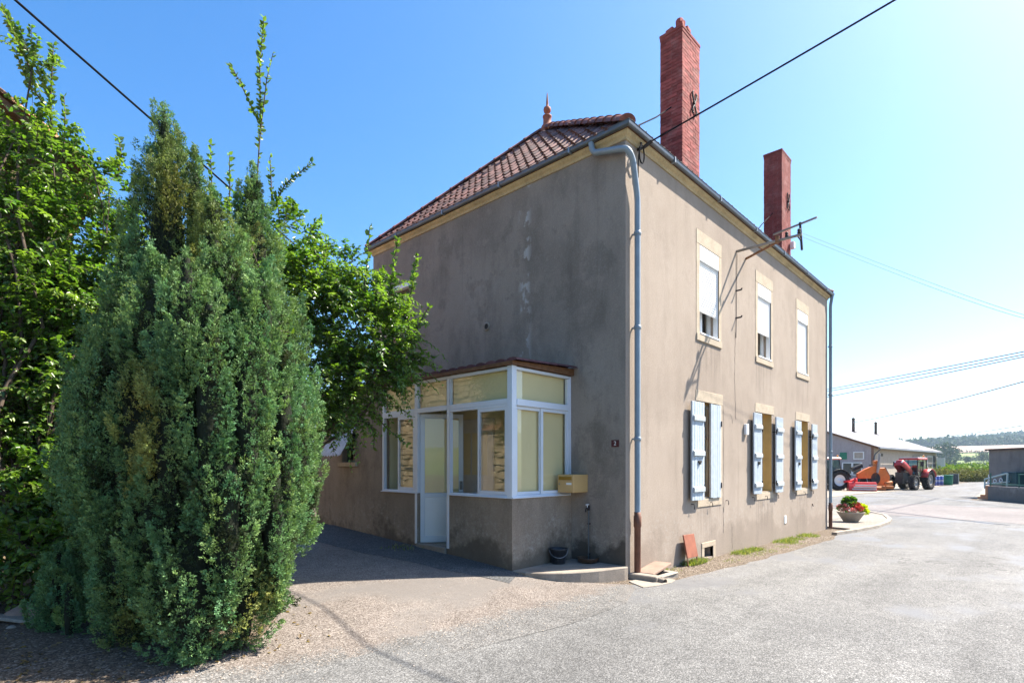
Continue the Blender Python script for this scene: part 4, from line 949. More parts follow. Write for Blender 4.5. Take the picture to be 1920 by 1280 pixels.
def broad(pos, d, nr, ln, wd, tint, fold=.25):
    """folded oval leaf: two quads either side of the midrib"""
    side = nrm(np.cross(d, nr)); n = len(pos); ln = ln[:, None]; wd = wd[:, None]; up = nr * wd * fold * 2
    v = np.empty((n, 6, 3)); v[:, 0] = pos; v[:, 1] = pos + d * ln * .30 + side * wd + up; v[:, 2] = pos + d * ln * .68 + side * wd * .78 + up * .7 - nr * ln * .04
    v[:, 3] = pos + d * ln - nr * ln * .12; v[:, 4] = pos + d * ln * .68 - side * wd * .78 + up * .7 - nr * ln * .04; v[:, 5] = pos + d * ln * .30 - side * wd + up
    b = (np.arange(n) * 6)[:, None]; f = np.concatenate([b + np.array([[0, 1, 2, 3]]), b + np.array([[0, 3, 4, 5]])], 0)
    return v.reshape(-1, 3), f, np.repeat(tint, 6, 0)
class Acc:
    def __init__(s): s.v = []; s.f = []; s.t = []; s.n = 0
    def add(s, v, f, t): s.v.append(v); s.f.append(f + s.n); s.t.append(t); s.n += len(v)
    def mesh(s, name, mat): return npmesh(name, np.concatenate(s.v), np.concatenate(s.f), mat, np.concatenate(s.t))

def flame(h):
    return np.where(h < .5, .50 + .50 * np.sin(np.clip(h / .5, 0, 1) * math.pi / 2), np.clip(1 - (np.clip(h - .5, 0, 1) / .5) ** 2.1, 0, 1) ** .62)
def juniper(columns, dens, acc, rng, pal, tufts=60, plume=(.40, .80), gold=(), slim=(.15, .21)):
    cols = [(np.array(pix(c[0], 872, c[1]))[:2], *c[2:]) for c in columns]
    for ci, (cxy, z0, z1, R) in enumerate(cols):
        H = z1 - z0; N = int(2 * math.pi * R * H * .75 * dens)
        h = rng.random(N * 3); keep = rng.random(N * 3) < flame(h) + .15; h = h[keep][:N]; N = len(h)
        ph = rng.random(N) * 2 * math.pi; rad = flame(h) * R * (1 + .06 * np.sin(ph * 9 + h * 3 + ci) + .045 * np.sin(ph * 17 + h * 7 + 2 * ci) + rng.normal(0, .025, N))
        out = np.stack([np.cos(ph), np.sin(ph), np.zeros(N)], 1)
        P = np.concatenate([cxy[None] + out[:, :2] * rad[:, None], (z0 + h * H)[:, None]], 1)
        ok = np.ones(N, bool)
        for cj, (c2, a0, a1, R2) in enumerate(cols):
            if cj == ci: continue
            hh = (P[:, 2] - a0) / (a1 - a0); ins = (hh > .02) & (hh < .97); rr = np.linalg.norm(P[:, :2] - c2, axis=1)
            ok &= ~(ins & (rr < .78 * R2 * flame(np.clip(hh, 0, 1))))
        P, out, h = P[ok], out[ok], h[ok]; N = len(P)
        ax = nrm(out * (.08 + .24 * rng.random((N, 1)) + np.where(h < .45, .25, -.30 * (R > .8))[:, None]) + np.array([0, 0, 1.0]) + rng.normal(0, .09, (N, 3)))
        low = (h < .10)[:, None]; ax = np.where(low, nrm(out * .6 + np.array([0, 0, .5]) + rng.normal(0, .2, (N, 3))), ax)
        Ln = rng.uniform(*plume, N) * np.clip(R / .25, .5, 1.0); Rp = Ln * rng.uniform(*slim, N)
        base = P - out * (Rp * .7 + rng.uniform(-.05, .07, N))[:, None] - ax * (Ln * .5)[:, None]
        k = np.clip(rng.normal(.30, .22, N), 0, 1); tint = pal[0] * (1 - k[:, None]) + pal[1] * k[:, None]; tint = tint * rng.uniform(.8, 1.2, (N, 1))
        for gp, gr, gc in gold:
            w_ = np.clip(1.4 - np.linalg.norm(P - gp, axis=1) / gr, 0, 1)[:, None]; tint = tint * (1 - w_) + gc * rng.uniform(.8, 1.2, (N, 1)) * w_
        ns = tufts; t_ = rng.random((N, ns)) ** .8; an = rng.random((N, ns)) * 2 * math.pi
        a1_ = nrm(np.cross(ax, rng.normal(size=(N, 3)))); a2_ = np.cross(ax, a1_)
        rp = Rp[:, None] * (np.sin(np.clip(t_ * .80 + .20, 0, 1) * math.pi) ** .75) * rng.uniform(.86, 1.10, (N, ns))
        rdir = a1_[:, None] * np.cos(an)[..., None] + a2_[:, None] * np.sin(an)[..., None]
        S = (base[:, None] + ax[:, None] * (t_ * Ln[:, None])[..., None] + rdir * rp[..., None]).reshape(-1, 3)
        # drop tufts turned towards the inside of the bush: nobody can see them
        vis = (np.sum(rdir * out[:, None], -1) > -.35).ravel() | (np.repeat(h, ns) > .8); S = S[vis]; rd = rdir.reshape(-1, 3)[vis]; axr = np.repeat(ax, ns, 0)[vis]
        tt = np.repeat(tint, ns, 0)[vis] * rng.uniform(.80, 1.22, (len(S), 1)); td = nrm(axr * .8 + rd * .6 + rng.normal(0, .22, S.shape))
        K = 12; n2 = len(S) * K; u = rng.random((n2, 1)); tdr = np.repeat(td, K, 0); rdr = np.repeat(rd, K, 0)
        lat = rng.normal(size=(n2, 3)); lat = nrm(lat - tdr * np.sum(lat * tdr, 1, keepdims=True))
        pos = np.repeat(S, K, 0) + tdr * (u - .4) * .042 + lat * .009 * (1.2 - u)
        d = nrm(tdr * .9 + lat * .55 + rng.normal(0, .15, (n2, 3))); nn = nrm(rdr * .8 + lat * .5 + np.array([0, 0, .25]) + rng.normal(0, .25, (n2, 3))); nn = nrm(nn - d * np.sum(nn * d, 1, keepdims=True))
        ln = rng.uniform(.012, .023, n2); acc.add(*diamonds(pos, d, nn, ln, ln * rng.uniform(.20, .30, n2), np.repeat(tt, K, 0) * rng.uniform(.85, 1.15, (n2, 1)) * (.9 + .25 * u)))
    return cols
def core_mesh(cols, k=.74, seed=0):
    """lumpy near-black core, shade between the plumes put into its colour"""
    m = MB(); rr = random.Random(seed)
    for cxy, z0, z1, R in cols:
        n = 14; rings = 12; vs = []
        for i in range(rings + 1):
            h = i / rings; r_ = max(.012, float(flame(np.array(h * .97))) * R * k)
            for j in range(n):
                a = 2 * math.pi * j / n; q = r_ * rr.uniform(.82, 1.05); vs.append((cxy[0] + q * math.cos(a), cxy[1] + q * math.sin(a), z0 + .06 + h * (z1 - z0) * .93))
        fs = [(i * n + j, i * n + (j + 1) % n, (i + 1) * n + (j + 1) % n, (i + 1) * n + j) for i in range(rings) for j in range(n)]
        m.add(vs, fs, True)
    return m
rng = np.random.default_rng(5)
PALJ = np.array([[.108, .220, .098], [.205, .280, .078]])
GOLD = np.array([.36, .31, .075]); OL = np.array([.19, .20, .05]); BRN = np.array([.30, .14, .04])
jcols = [(366, 5.28, .08, 3.36, 1.00), (314, 5.30, 1.5, 4.72, .37), (308, 5.30, 3.4, 5.02, .15), (366, 5.35, 2.2, 4.58, .18), (400, 5.12, 2.0, 4.18, .16), (480, 5.50, 1.5, 4.22, .32), (474, 5.50, 3.2, 4.52, .14), (535, 5.45, .8, 3.25, .30), (215, 5.15, .8, 2.95, .34), (265, 5.1, 1.4, 3.60, .36),
         (425, 4.80, 1.2, 3.55, .38), (240, 4.52, .12, 1.35, .26), (365, 4.36, .10, 1.15, .32), (455, 4.6, .14, 1.25, .26),
         (255, 4.50, 1.0, 2.60, .20), (318, 4.34, .9, 2.65, .21), (392, 4.32, 1.1, 2.95, .21), (462, 4.48, .9, 2.75, .21), (530, 4.85, .8, 2.60, .20), (288, 4.40, .4, 1.75, .20), (425, 4.34, .4, 1.85, .21), (512, 4.66, .4, 1.75, .19), (212, 4.72, .7, 2.25, .20), (350, 4.36, 1.7, 3.3, .19), (285, 4.55, 1.9, 3.3, .19), (490, 4.7, 1.7, 3.3, .20), (180, 4.95, .5, 2.1, .2), (560, 5.2, .9, 2.5, .2)]
gold = [(pix(265, 780, 4.32), .27, GOLD), (pix(285, 850, 4.30), .22, GOLD * .95), (pix(470, 1130, 4.45), .17, GOLD), (pix(240, 1190, 4.3), .24, OL), (pix(400, 470, 5.0), .36, OL * 1.1), (pix(240, 610, 4.9), .16, OL), (pix(570, 960, 5.2), .12, OL), (pix(473, 438, 5.2), .10, BRN), (pix(320, 380, 5.1), .3, OL * .85), (pix(330, 270, 5.1), .22, OL * .8)]
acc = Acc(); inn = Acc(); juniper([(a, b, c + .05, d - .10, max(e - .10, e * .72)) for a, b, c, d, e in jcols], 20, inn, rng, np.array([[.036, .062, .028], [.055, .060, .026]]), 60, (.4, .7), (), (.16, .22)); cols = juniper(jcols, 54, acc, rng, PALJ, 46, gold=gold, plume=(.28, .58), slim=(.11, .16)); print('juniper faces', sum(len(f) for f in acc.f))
jun = empty('juniper', (float(cols[0][0][0]), float(cols[0][0][1]), .15)); tag(jun, 'huge blue green conifer of many upright plumes at the edge of the drive', 'conifer')
off = Vector((-jun.location.x, -jun.location.y, -jun.location.z))
link('crown', acc.mesh('crown', M['needle']), jun, off)
link('shade_core', core_mesh(cols, .45).mesh('shade_core', M['inner']), jun, off); link('inner_foliage', inn.mesh('inner_foliage', M['needle']), jun, off)
m = MB(); b0 = jun.location
for i, (cxy, z0, z1, R) in enumerate(cols):
    if i < 1: m.tube([(b0.x + random.uniform(-.1, .1), b0.y + random.uniform(-.1, .1), -.02), ((b0.x + cxy[0]) / 2, (b0.y + cxy[1]) / 2, .25), (cxy[0], cxy[1], .8), (cxy[0], cxy[1], z1 - .4)], .06, 7, r1=.01)
link('trunk', m.mesh('trunk', M['bark']), jun, off)
acc = Acc(); c2 = juniper([(110, 4.75, .10, .88, .17), (130, 4.62, .08, .62, .12), (88, 4.85, .08, .5, .11)], 90, acc, rng, PALJ * np.array([[.85, .9, .95]]), 34, (.22, .38), (), (.12, .17))
sj = empty('juniper', (float(c2[0][0][0]), float(c2[0][0][1]), .1)); tag(sj, 'small low conifer at the foot of the huge one, beside rubble stones', 'conifer')
so = Vector((-sj.location.x, -sj.location.y, -sj.location.z)); link('crown', acc.mesh('crown', M['needle']), sj, so); link('shade_core', core_mesh(c2, .3, 2).mesh('shade_core', M['inner']), sj, so)

# ---- broad leaved shrubs
def shoots(starts, dirs, lens, acc, rng, twigs, tints, spacing=.036, size=(.050, .080), droop=.5, pair=True):
    for s0, d0, ln, tc in zip(starts, dirs, lens, tints):
        n = max(4, int(ln / spacing)); t_ = np.linspace(0, 1, n); d0 = d0 / np.linalg.norm(d0)
        path = s0 + d0 * (t_ * ln)[:, None] + np.array([0, 0, -1.0]) * (droop * ln * t_ ** 2)[:, None]
        tg = nrm(np.gradient(path, axis=0)); sd_ = nrm(np.cross(tg, np.array([0, 0, 1.0]) + rng.normal(0, .25, 3))); upv = nrm(np.cross(sd_, tg))
        twigs.append((path[::max(1, n // 4)], .0042))
        for sg in ((1, -1) if pair else (1,)):
            j = n; ph = rng.normal(0, .45, (j, 1))
            ld = nrm(tg * .55 + sd_ * sg * np.cos(ph) + upv * np.sin(ph) * .9 + rng.normal(0, .22, (j, 3)) + np.array([0, 0, -.18]))
            nn = nrm(upv + rng.normal(0, .38, (j, 3)) + np.array([0, 0, .5])); nn = nrm(nn - ld * np.sum(nn * ld, 1, keepdims=True))
            L_ = rng.uniform(*size, j) * (1 - .35 * t_ ** 3); keep = rng.random(j) < .86
            tt = tc[None] * rng.uniform(.75, 1.3, (j, 1)) * (1 + .55 * (t_[:, None] ** 2) * np.array([[.9, .6, .0]]))
            v, f, c = broad((path + rng.normal(0, .004, path.shape))[keep], ld[keep], nn[keep], L_[keep], (L_ * rng.uniform(.24, .32, j))[keep], tt[keep]); acc.add(v, f, c)
def crown(ells, dens, acc, rng, twigs, pal, up=.5, size=(.050, .080), droop=.45, ln=(.22, .45)):
    E = [(pix(a, b, D), np.array([rx, rx, rz])) for a, b, D, rx, rz in ells]
    for c, R in E:
        N = int(4 * math.pi * R[0] * (R[0] + 2 * R[2]) / 3 * dens); u = nrm(rng.normal(size=(N, 3))); q = rng.uniform(.45, .95, (N, 1)) ** .7
        P = c + u * R * q; d = nrm(u * .9 + np.array([0, 0, up]) + rng.normal(0, .45, (N, 3))); k = rng.random((N, 1)); t_ = pal[0] * (1 - k) + pal[1] * k
        t_ = t_ * rng.uniform(.8, 1.2, (N, 1)); shoots(P, d, rng.uniform(*ln, N), acc, rng, twigs, t_, size=size, droop=droop)
    return E
def twig_mesh(twigs, limbs):
    m = MB()
    for path, r_ in twigs: m.tube([tuple(p) for p in path], r_, 3, caps=False, r1=r_ * .5)
    for pts, r0, r1 in limbs: m.tube(pts, r0, 7, r1=r1)
    return m
def limb(p, q, r0, r1, rr, sag=.12, n=5):
    p, q = Vector(p), Vector(q); d = q - p
    return ([tuple(p + d * (i / n) + Vector((rr.uniform(-sag, sag), rr.uniform(-sag, sag), rr.uniform(-sag, sag) * .5)) * (1 if 0 < i < n else 0) * d.length * .3) for i in range(n + 1)], r0, r1)
PALL = np.array([[.050, .116, .024], [.118, .190, .040]])
def shrub(name, label, cat, base, ells, dens, rng, extra, pal=PALL, **kw):
    acc = Acc(); tw = []; E = crown(ells, dens, acc, rng, tw, pal, **kw); rr = random.Random(3); limbs = []
    fork = Vector(base) + Vector((0, 0, .7))
    limbs.append(limb(base, fork, .05, .04, rr, .1, 3))
    for c, R in E: limbs.append(limb(fork, Vector(c), .026, .008, rr, .18))
    for pts, ln_, sz in extra:
        P = [pix(*p) for p in pts]; limbs.append(([tuple(p) for p in P], .010, .004))
        for a, b in zip(P[:-1], P[1:]):
            L_ = np.linalg.norm(b - a); n = max(2, int(L_ / .035)); t_ = np.linspace(0, 1, n)[:, None]; path = a + (b - a) * t_; tg = np.repeat(((b - a) / L_)[None], n, 0)
            sd_ = nrm(np.cross(tg, rng.normal(size=(n, 3)))); ld = nrm(tg * .6 + sd_ + rng.normal(0, .2, (n, 3))); nn = nrm(np.cross(sd_, tg) + rng.normal(0, .3, (n, 3))); nn = nrm(nn - ld * np.sum(nn * ld, 1, keepdims=True))
            for sg in range(sz):
                l2 = nrm(tg * .6 + nrm(np.cross(tg, rng.normal(size=(n, 3)))) + rng.normal(0, .2, (n, 3)))
                L2 = rng.uniform(.048, .082, n); acc.add(*broad(path, l2, nrm(np.cross(l2, rng.normal(size=(n, 3)))), L2, L2 * .30, pal[1] * rng.uniform(.7, 1.25, (n, 1))))
    root = empty(name, base); tag(root, label, cat); o_ = -Vector(base)
    print(name, 'leaf faces', sum(len(f) for f in acc.f)); link('crown', acc.mesh('crown', M['leaf']), root, o_); link('branch', twig_mesh(tw, limbs).mesh('branch', M['twig']), root, o_)
    return root
rng = np.random.default_rng(21)
shrub('leafy_tree', 'leafy tree with arching branches hanging over the glazed porch', 'tree', (-3.95, 3.05, .25),
      [(565, 545, 7.3, .62, .42), (640, 600, 7.5, .62, .55), (700, 640, 7.5, .56, .58), (665, 720, 7.4, .58, .42), (600, 690, 7.3, .52, .55), (640, 775, 7.25, .34, .26), (745, 690, 7.5, .33, .30), (505, 560, 7.0, .42, .6), (545, 450, 7.2, .35, .35), (430, 440, 7.1, .33, .5), (600, 790, 7.2, .2, .2), (700, 560, 7.5, .35, .3), (620, 520, 7.3, .4, .35), (765, 625, 7.5, .2, .2)], 58, rng,
      [([(720, 600, 7.4), (735, 520, 7.4), (745, 450, 7.4)], 0, 3), ([(680, 560, 7.4), (690, 480, 7.4), (693, 425, 7.4)], 0, 2), ([(755, 600, 7.5), (772, 540, 7.5), (783, 480, 7.5)], 0, 4), ([(740, 690, 7.5), (790, 680, 7.5), (822, 690, 7.5)], 0, 3), ([(700, 770, 7.3), (722, 800, 7.3), (762, 832, 7.3)], 0, 2),
       ([(690, 790, 7.3), (703, 815, 7.3), (700, 838, 7.3)], 0, 3), ([(770, 640, 7.5), (790, 600, 7.5), (804, 575, 7.5)], 0, 3),
       ([(478, 400, 7.0), (487, 260, 7.0), (500, 150, 7.0), (512, 100, 7.0)], 0, 1), ([(489, 250, 7.0), (487, 120, 7.0), (495, 35, 7.0)], 0, 3), ([(483, 225, 7.0), (455, 165, 7.0), (433, 122, 7.0)], 0, 2), ([(505, 400, 7.1), (535, 345, 7.1), (585, 305, 7.1)], 0, 3), ([(510, 390, 7.1), (508, 330, 7.1), (506, 295, 7.1)], 0, 2), ([(525, 430, 7.1), (522, 390, 7.1), (515, 360, 7.1)], 0, 2),
       ([(400, 420, 7.0), (397, 340, 7.0), (394, 270, 7.0)], 0, 2), ([(430, 400, 7.0), (431, 340, 7.0), (430, 290, 7.0)], 0, 2), ([(450, 560, 5.0), (470, 600, 4.95), (545, 625, 4.9)], 0, 1), ([(448, 510, 5.0), (452, 470, 5.0), (468, 455, 5.0), (485, 500, 5.0)], 0, 1)])
rng = np.random.default_rng(33)
shrub('leafy_shrub', 'tall dense leafy shrub left of the huge conifer', 'shrub', (-6.25, 3.1, .3),
      [(40, 430, 6.5, .55, .6), (150, 470, 6.8, .62, .62), (205, 360, 6.9, .30, .42), (100, 310, 6.7, .42, .32), (50, 640, 6.3, .62, .62), (165, 640, 6.7, .6, .62), (30, 860, 6.0, .55, .55), (150, 850, 6.4, .5, .6), (230, 480, 6.9, .22, .5), (10, 330, 6.6, .35, .4), (60, 1000, 6.0, .45, .35), (120, 560, 6.4, .6, .6), (225, 560, 6.8, .35, .6), (110, 760, 6.3, .5, .5), (10, 740, 6.0, .4, .6), (30, 1090, 5.5, .38, .32), (110, 1040, 5.6, .4, .35), (90, 920, 5.9, .5, .45), (60, 1040, 5.2, .35, .3), (15, 980, 5.4, .35, .4), (60, 800, 6.2, .6, .6), (140, 900, 6.1, .5, .5), (60, 600, 6.4, .6, .6), (150, 720, 6.3, .5, .6), (110, 980, 5.8, .45, .45), (40, 235, 6.5, .30, .16), (62, 120, 6.6, .16, .20)], 47, rng,
      [([(95, 250, 6.6), (96, 180, 6.6), (60, 110, 6.6), (15, 40, 6.6)], 0, 4), ([(85, 200, 6.6), (50, 150, 6.6), (30, 100, 6.6)], 0, 3), ([(95, 180, 6.6), (98, 130, 6.6), (100, 85, 6.6)], 0, 4), ([(60, 140, 6.6), (30, 60, 6.6), (5, 15, 6.6)], 0, 4), ([(155, 300, 6.5), (175, 320, 6.5), (195, 400, 6.5), (190, 520, 6.5)], 0, 1), ([(220, 330, 6.8), (228, 290, 6.8), (222, 260, 6.8)], 0, 4), ([(120, 280, 6.6), (122, 220, 6.6), (120, 180, 6.6)], 0, 2)],
      size=(.052, .086))
# grass along the foot of the sunny wall
def blades(n, xr, yr, rng, hr=(.03, .10)):
    x = rng.uniform(*xr, n); y = rng.uniform(*yr, n); keep = np.sin(x * 7.3) + np.sin(x * 3.1 + 1) + rng.normal(0, .6, n) - (np.abs((x - sum(xr) / 2) / (xr[1] - xr[0])) * 2) ** 3 * 1.8 - ((yr[1] - y) / (yr[1] - yr[0])) ** 2 * 1.4 > -.7; x, y = x[keep], y[keep]; n = len(x)
    z = np.array([gz(a, b) for a, b in zip(x, y)]); d = nrm(np.stack([rng.normal(0, .45, n), rng.normal(-.1, .45, n), np.ones(n)], 1)); h = rng.uniform(*hr, n)
    k = rng.random((n, 1)); t_ = np.array([[.13, .185, .045]]) * (1 - k ** 2) + np.array([[.36, .31, .16]]) * k ** 2
    return diamonds(np.stack([x, y, z], 1), d, nrm(rng.normal(size=(n, 3))), h, h * .07, t_, .15)
rng = np.random.default_rng(8); acc = Acc()
for n, xr, yr, hr in ((1700, (1.35, 2.6), (-.20, -.01), (.03, .11)), (1500, (3.1, 5.0), (-.32, -.06), (.03, .09)), (2600, (5.6, 8.6), (-.42, -.02), (.03, .10)), (1300, (2.2, 7), (-.6, -.3), (.02, .05)), (300, (.9, 1.6), (-.35, -.02), (.02, .06)), (160, (-2.0, -1.38), (2.8, 3.3), (.03, .08))): acc.add(*blades(n, xr, yr, rng, hr))
tag(link('grass', acc.mesh('grass', M['grassblade'])), 'short green grass along the foot of the sunny house wall', 'grass', kind='stuff')
# loose grit along the verge and leaf litter under the shrubs
rng = np.random.default_rng(4); acc = Acc(); n = 2600
n3 = 1500; x = np.concatenate([rng.uniform(.6, 8.5, n), rng.uniform(-5.6, -.2, n3)]); y = np.concatenate([-.45 + rng.normal(0, .2, n), np.interp(x[n:], [-5.6, -4.1, -2.3, -.2], [.15, .0, -.25, -.3]) + rng.normal(.1, .34, n3)]); y = np.minimum(y, np.where(x > 0, -.02, 9)); N = len(x)
z = np.array([gz(a, b) + .012 for a, b in zip(x, y)]); s_ = rng.uniform(.003, .009, N)
o6 = np.array([[1, 0, 0], [0, 1, 0], [-1, 0, 0], [0, -1, 0], [0, 0, .8]]); v = np.stack([x, y, z], 1)[:, None] + o6[None] * s_[:, None, None] * rng.uniform(.6, 1.3, (N, 5, 1))
b = (np.arange(N) * 5)[:, None]; f = np.concatenate([b + np.array([[i, (i + 1) % 4, 4]]) for i in range(4)], 0); t_ = np.repeat(np.array([[.30, .255, .21]]) * rng.uniform(.4, 1.5, (N, 1)), 5, 0)
gm = NT('loose_stones'); a_ = gm.n('ShaderNodeAttribute'); a_.attribute_name = 'tint'; gm.done(gm.pbr(a_.outputs['Color'], .9))
tag(link('loose_gravel', npmesh('loose_gravel', v.reshape(-1, 3), f, gm.m, t_)), kind='stuff')
acc = Acc(); n = 420; x = rng.uniform(-7, -4.2, n); y = rng.uniform(.35, 2.6, n); z = np.array([gz(a, b) + .014 for a, b in zip(x, y)])
d = nrm(np.stack([rng.normal(size=n), rng.normal(size=n), rng.uniform(0, .3, n)], 1)); nn = nrm(np.stack([rng.normal(0, .3, n), rng.normal(0, .3, n), np.ones(n)], 1)); L_ = rng.uniform(.02, .05, n)
k = rng.random((n, 1)); acc.add(*broad(np.stack([x, y, z], 1), d, nn, L_, L_ * .28, np.array([[.16, .10, .04]]) * (1 - k) + np.array([[.30, .22, .13]]) * k)); tag(link('leaf_litter', acc.mesh('leaf_litter', M['leaf'])), kind='stuff')
# rubble by the small conifer
def rock(seed, sx, sy, sz):
    bm = bmesh.new(); bmesh.ops.create_icosphere(bm, subdivisions=2, radius=1); rr = random.Random(seed)
    offs = [Vector((rr.uniform(-1, 1), rr.uniform(-1, 1), rr.uniform(-1, 1))).normalized() for _ in range(7)]
    for v in bm.verts:
        p = v.co.copy()
        for o_ in offs:
            t_ = p.dot(o_) - .68
            if t_ > 0: p -= o_ * t_ * .9
        v.co = Vector((p.x * sx, p.y * sy, p.z * sz + sz * .55))
    me = bpy.data.meshes.new('rock'); bm.to_mesh(me); bm.free(); return me
for i, (px, py, D, s_, sz, mt, lab) in enumerate(((45, 1212, 5.05, .13, .10, M['lid'], 'biggest pinkish rubble stone under the leafy shrub'), (75, 1205, 5.1, .10, .08, simple('pink_rubble', (.42, .25, .19), .9, .2, 6, .4, 40), 'flat pink stone wedged between rubble and small conifer'), (128, 1228, 4.85, .05, .07, M['lid'], 'small pink stone right of the small conifer'), (20, 1240, 4.75, .03, .03, M['concrete_pale'], 'pale pebble nearest the bottom corner by the rubble'))):
    p = pix(px, py, D); me = rock(i + 3, s_ * 1.4, s_, sz); me.materials.append(mt); tag(link('rubble_stone', me, None, (p[0], p[1], gz(p[0], p[1]) - .01), (0, 0, i)), lab, 'stone', 'rubble stones')
p = pix(45, 1225, 4.9); m = MB(); T = Matrix.Rotation(.15, 4, 'Y'); m.box(-.30, .22, -.05, .05, 0, .03, T); tag(m.build('broken_slab', M['concrete'], None, (p[0], p[1], gz(p[0], p[1]) + .02), (0, 0, -.75), bevel=.006), 'thin grey broken slab lying in front of the rubble', 'slab')
# flowers in the planter
fl = empty('flowers', (13.05, -.05, gz(13, 0) + PAV + .30)); tag(fl, 'red, pink and yellow green bedding plants filling the bowl planter', 'flowers')
rng = np.random.default_rng(17); viewv = np.array([math.cos(VIEW), math.sin(VIEW), 0]); rightv = np.array([math.sin(VIEW), -math.cos(VIEW), 0])
def blob(name, cs, n, pal, ln, mat):
    acc = Acc()
    for (cx, cz, r_, *dp) in cs:
        u = nrm(rng.normal(size=(n, 3))); P = rightv * cx - viewv * (dp[0] if dp else 0) + np.array([0, 0, cz]) + u * r_ * rng.uniform(.3, 1, (n, 1)) ** .5 * np.array([1, 1, .8]); d = nrm(u + np.array([0, 0, .4]) + rng.normal(0, .4, (n, 3))); nn = nrm(np.cross(d, rng.normal(size=(n, 3)))); L_ = rng.uniform(*ln, n)
        k = rng.random((n, 1)); acc.add(*broad(P, d, nn, L_, L_ * .35, pal[0] * (1 - k) + pal[1] * k))
    return link(name, acc.mesh(name, mat), fl)
A2 = lambda *c: [np.array([x]) for x in c]
blob('foliage', [(-.10, .26, .17), (.06, .30, .14), (-.28, .14, .13), (0, .10, .2), (.02, .42, .08), (-.12, .40, .08), (-.2, .34, .07), (.1, .40, .06)], 230, A2((.05, .12, .02), (.12, .22, .04)), (.035, .07), M['leaf'])
blob('red_blossom', [(.10, .20, .11, .12), (.20, .13, .10, .14), (.06, .14, .09, .18), (.17, .26, .06, .08), (.0, .26, .05, .1)], 190, A2((.40, .03, .03), (.58, .14, .10)), (.025, .045), M['petal'])
blob('pink_blossom', [(-.32, .10, .10, .08), (-.16, .10, .09, .2), (-.36, .2, .07), (-.04, .07, .08, .22), (-.25, .22, .05, .1)], 130, A2((.62, .16, .17), (.72, .30, .26)), (.02, .04), M['petal'])
blob('yellow_foliage', [(.36, .10, .14), (.44, .02, .11), (.30, .20, .08), (.42, .16, .08)], 230, A2((.34, .40, .02), (.50, .50, .04)), (.035, .06), M['leaf'])
# ------------------------------------------------------------------ stone barn on the near side of the yard (mirrored in the porch glass)
sb = empty('stone_barn', (-9.5, 4.9, 0)); tag(sb, 'old rubble stone barn with tiled roof behind the leafy shrub', 'barn')
gx0, gx1, gy0, gy1, ez, rz_ = -4.4, 3.95, 0.0, 8.5, 5.55, 8.05
m = MB(); xm = (gx0 + gx1) / 2
m.add([(gx0, gy0, -.3), (gx1, gy0, -.3), (gx1, gy0, ez), (xm, gy0, rz_), (gx0, gy0, ez)], [(0, 1, 2, 3, 4)]); m.add([(gx0, gy1, -.3), (gx1, gy1, -.3), (gx1, gy1, ez), (xm, gy1, rz_), (gx0, gy1, ez)], [(4, 3, 2, 1, 0)])
m.quad((gx1, gy0, -.3), (gx1, gy1, -.3), (gx1, gy1, ez), (gx1, gy0, ez)); m.quad((gx0, gy1, -.3), (gx0, gy0, -.3), (gx0, gy0, ez), (gx0, gy1, ez)); m.build('wall', M['stonemortar'], sb)
rr = random.Random(9); m = MB()
def stones_on(face, u0, u1, zmax, hole=None):
    z = .1
    while z < zmax:
        hh = rr.uniform(.09, .20); u = u0 + rr.uniform(0, .1)
        while u < u1 - .1:
            ww = min(rr.uniform(.13, .38), u1 - u)
            if not (hole and hole[0] < u + ww / 2 < hole[1] and z < hole[2]):
                e = rr.uniform(.015, .06); zo = rr.uniform(-.035, .035); j = lambda: rr.uniform(-.03, .03); a, b, c, d = u + .014, u + ww - .014, z + .010 + zo, z + hh - .010 + zo * .6
                def P(uu, zz, dd): return (gx1 + dd, uu, zz) if face == 'x' else (uu, gy0 - dd, zz)
                o = [(a + j(), c + j()), (b + j(), c + j()), (b + j(), d + j()), (a + j(), d + j())]; k = .022; cx_, cz_ = (a + b) / 2, (c + d) / 2
                inn = [(x_ + (cx_ - x_) * .16, z_ + (cz_ - z_) * .2) for x_, z_ in o]
                vs = [P(x_, z_, 0) for x_, z_ in o] + [P(x_, z_, e) for x_, z_ in inn]; m.add(vs, [(4, 5, 6, 7)] + [(i, (i + 1) % 4, 4 + (i + 1) % 4, 4 + i) for i in range(4)])
            u += ww
        z += hh
stones_on('x', .1, 8.4, 5.4, (.70, 1.22, 2.5)); stones_on('y', gx0 + .1, gx1 - .05, 5.4)
tag(m.build('stonework', M['stonewall'], sb, recalc=True), kind='stuff')
m = MB(); m.box(gx1 - .05, gx1 + .09, .08, 1.40, 2.50, 2.63); m.build('lintel', M['rust'], sb)
m = MB(); m.quad((gx1 + .01, .70, 0), (gx1 + .01, 1.22, 0), (gx1 + .01, 1.22, 2.5), (gx1 + .01, .70, 2.5)); m.build('infill', M['wall_porch'], sb)
m = MB(); m.box(gx1 - .1, gx1 + .06, 3.6, 4.4, 1.5, 1.56); m.box(gx1, gx1 + .045, 3.75, 4.0, .9, 1.1); m.build('ledge', M['iron'], sb)
m = MB(); sl = (rz_ - ez) / (gx1 - xm); o_ = .35
for sg in (1, -1):
    xe = xm + sg * (gx1 - xm + o_); ze = ez - sl * o_ + .06
    m.add([(xm, gy0 - .18, rz_ + .06), (xm, gy1 + .18, rz_ + .06), (xe, gy1 + .18, ze), (xe, gy0 - .18, ze), (xm, gy0 - .18, rz_ - .02), (xm, gy1 + .18, rz_ - .02), (xe, gy1 + .18, ze - .08), (xe, gy0 - .18, ze - .08)], [(0, 1, 2, 3), (7, 6, 5, 4), (0, 3, 7, 4), (2, 1, 5, 6), (3, 2, 6, 7)])
rf = m.build('roof', M['wood'], sb)
cmb = MB(); nn_ = 7
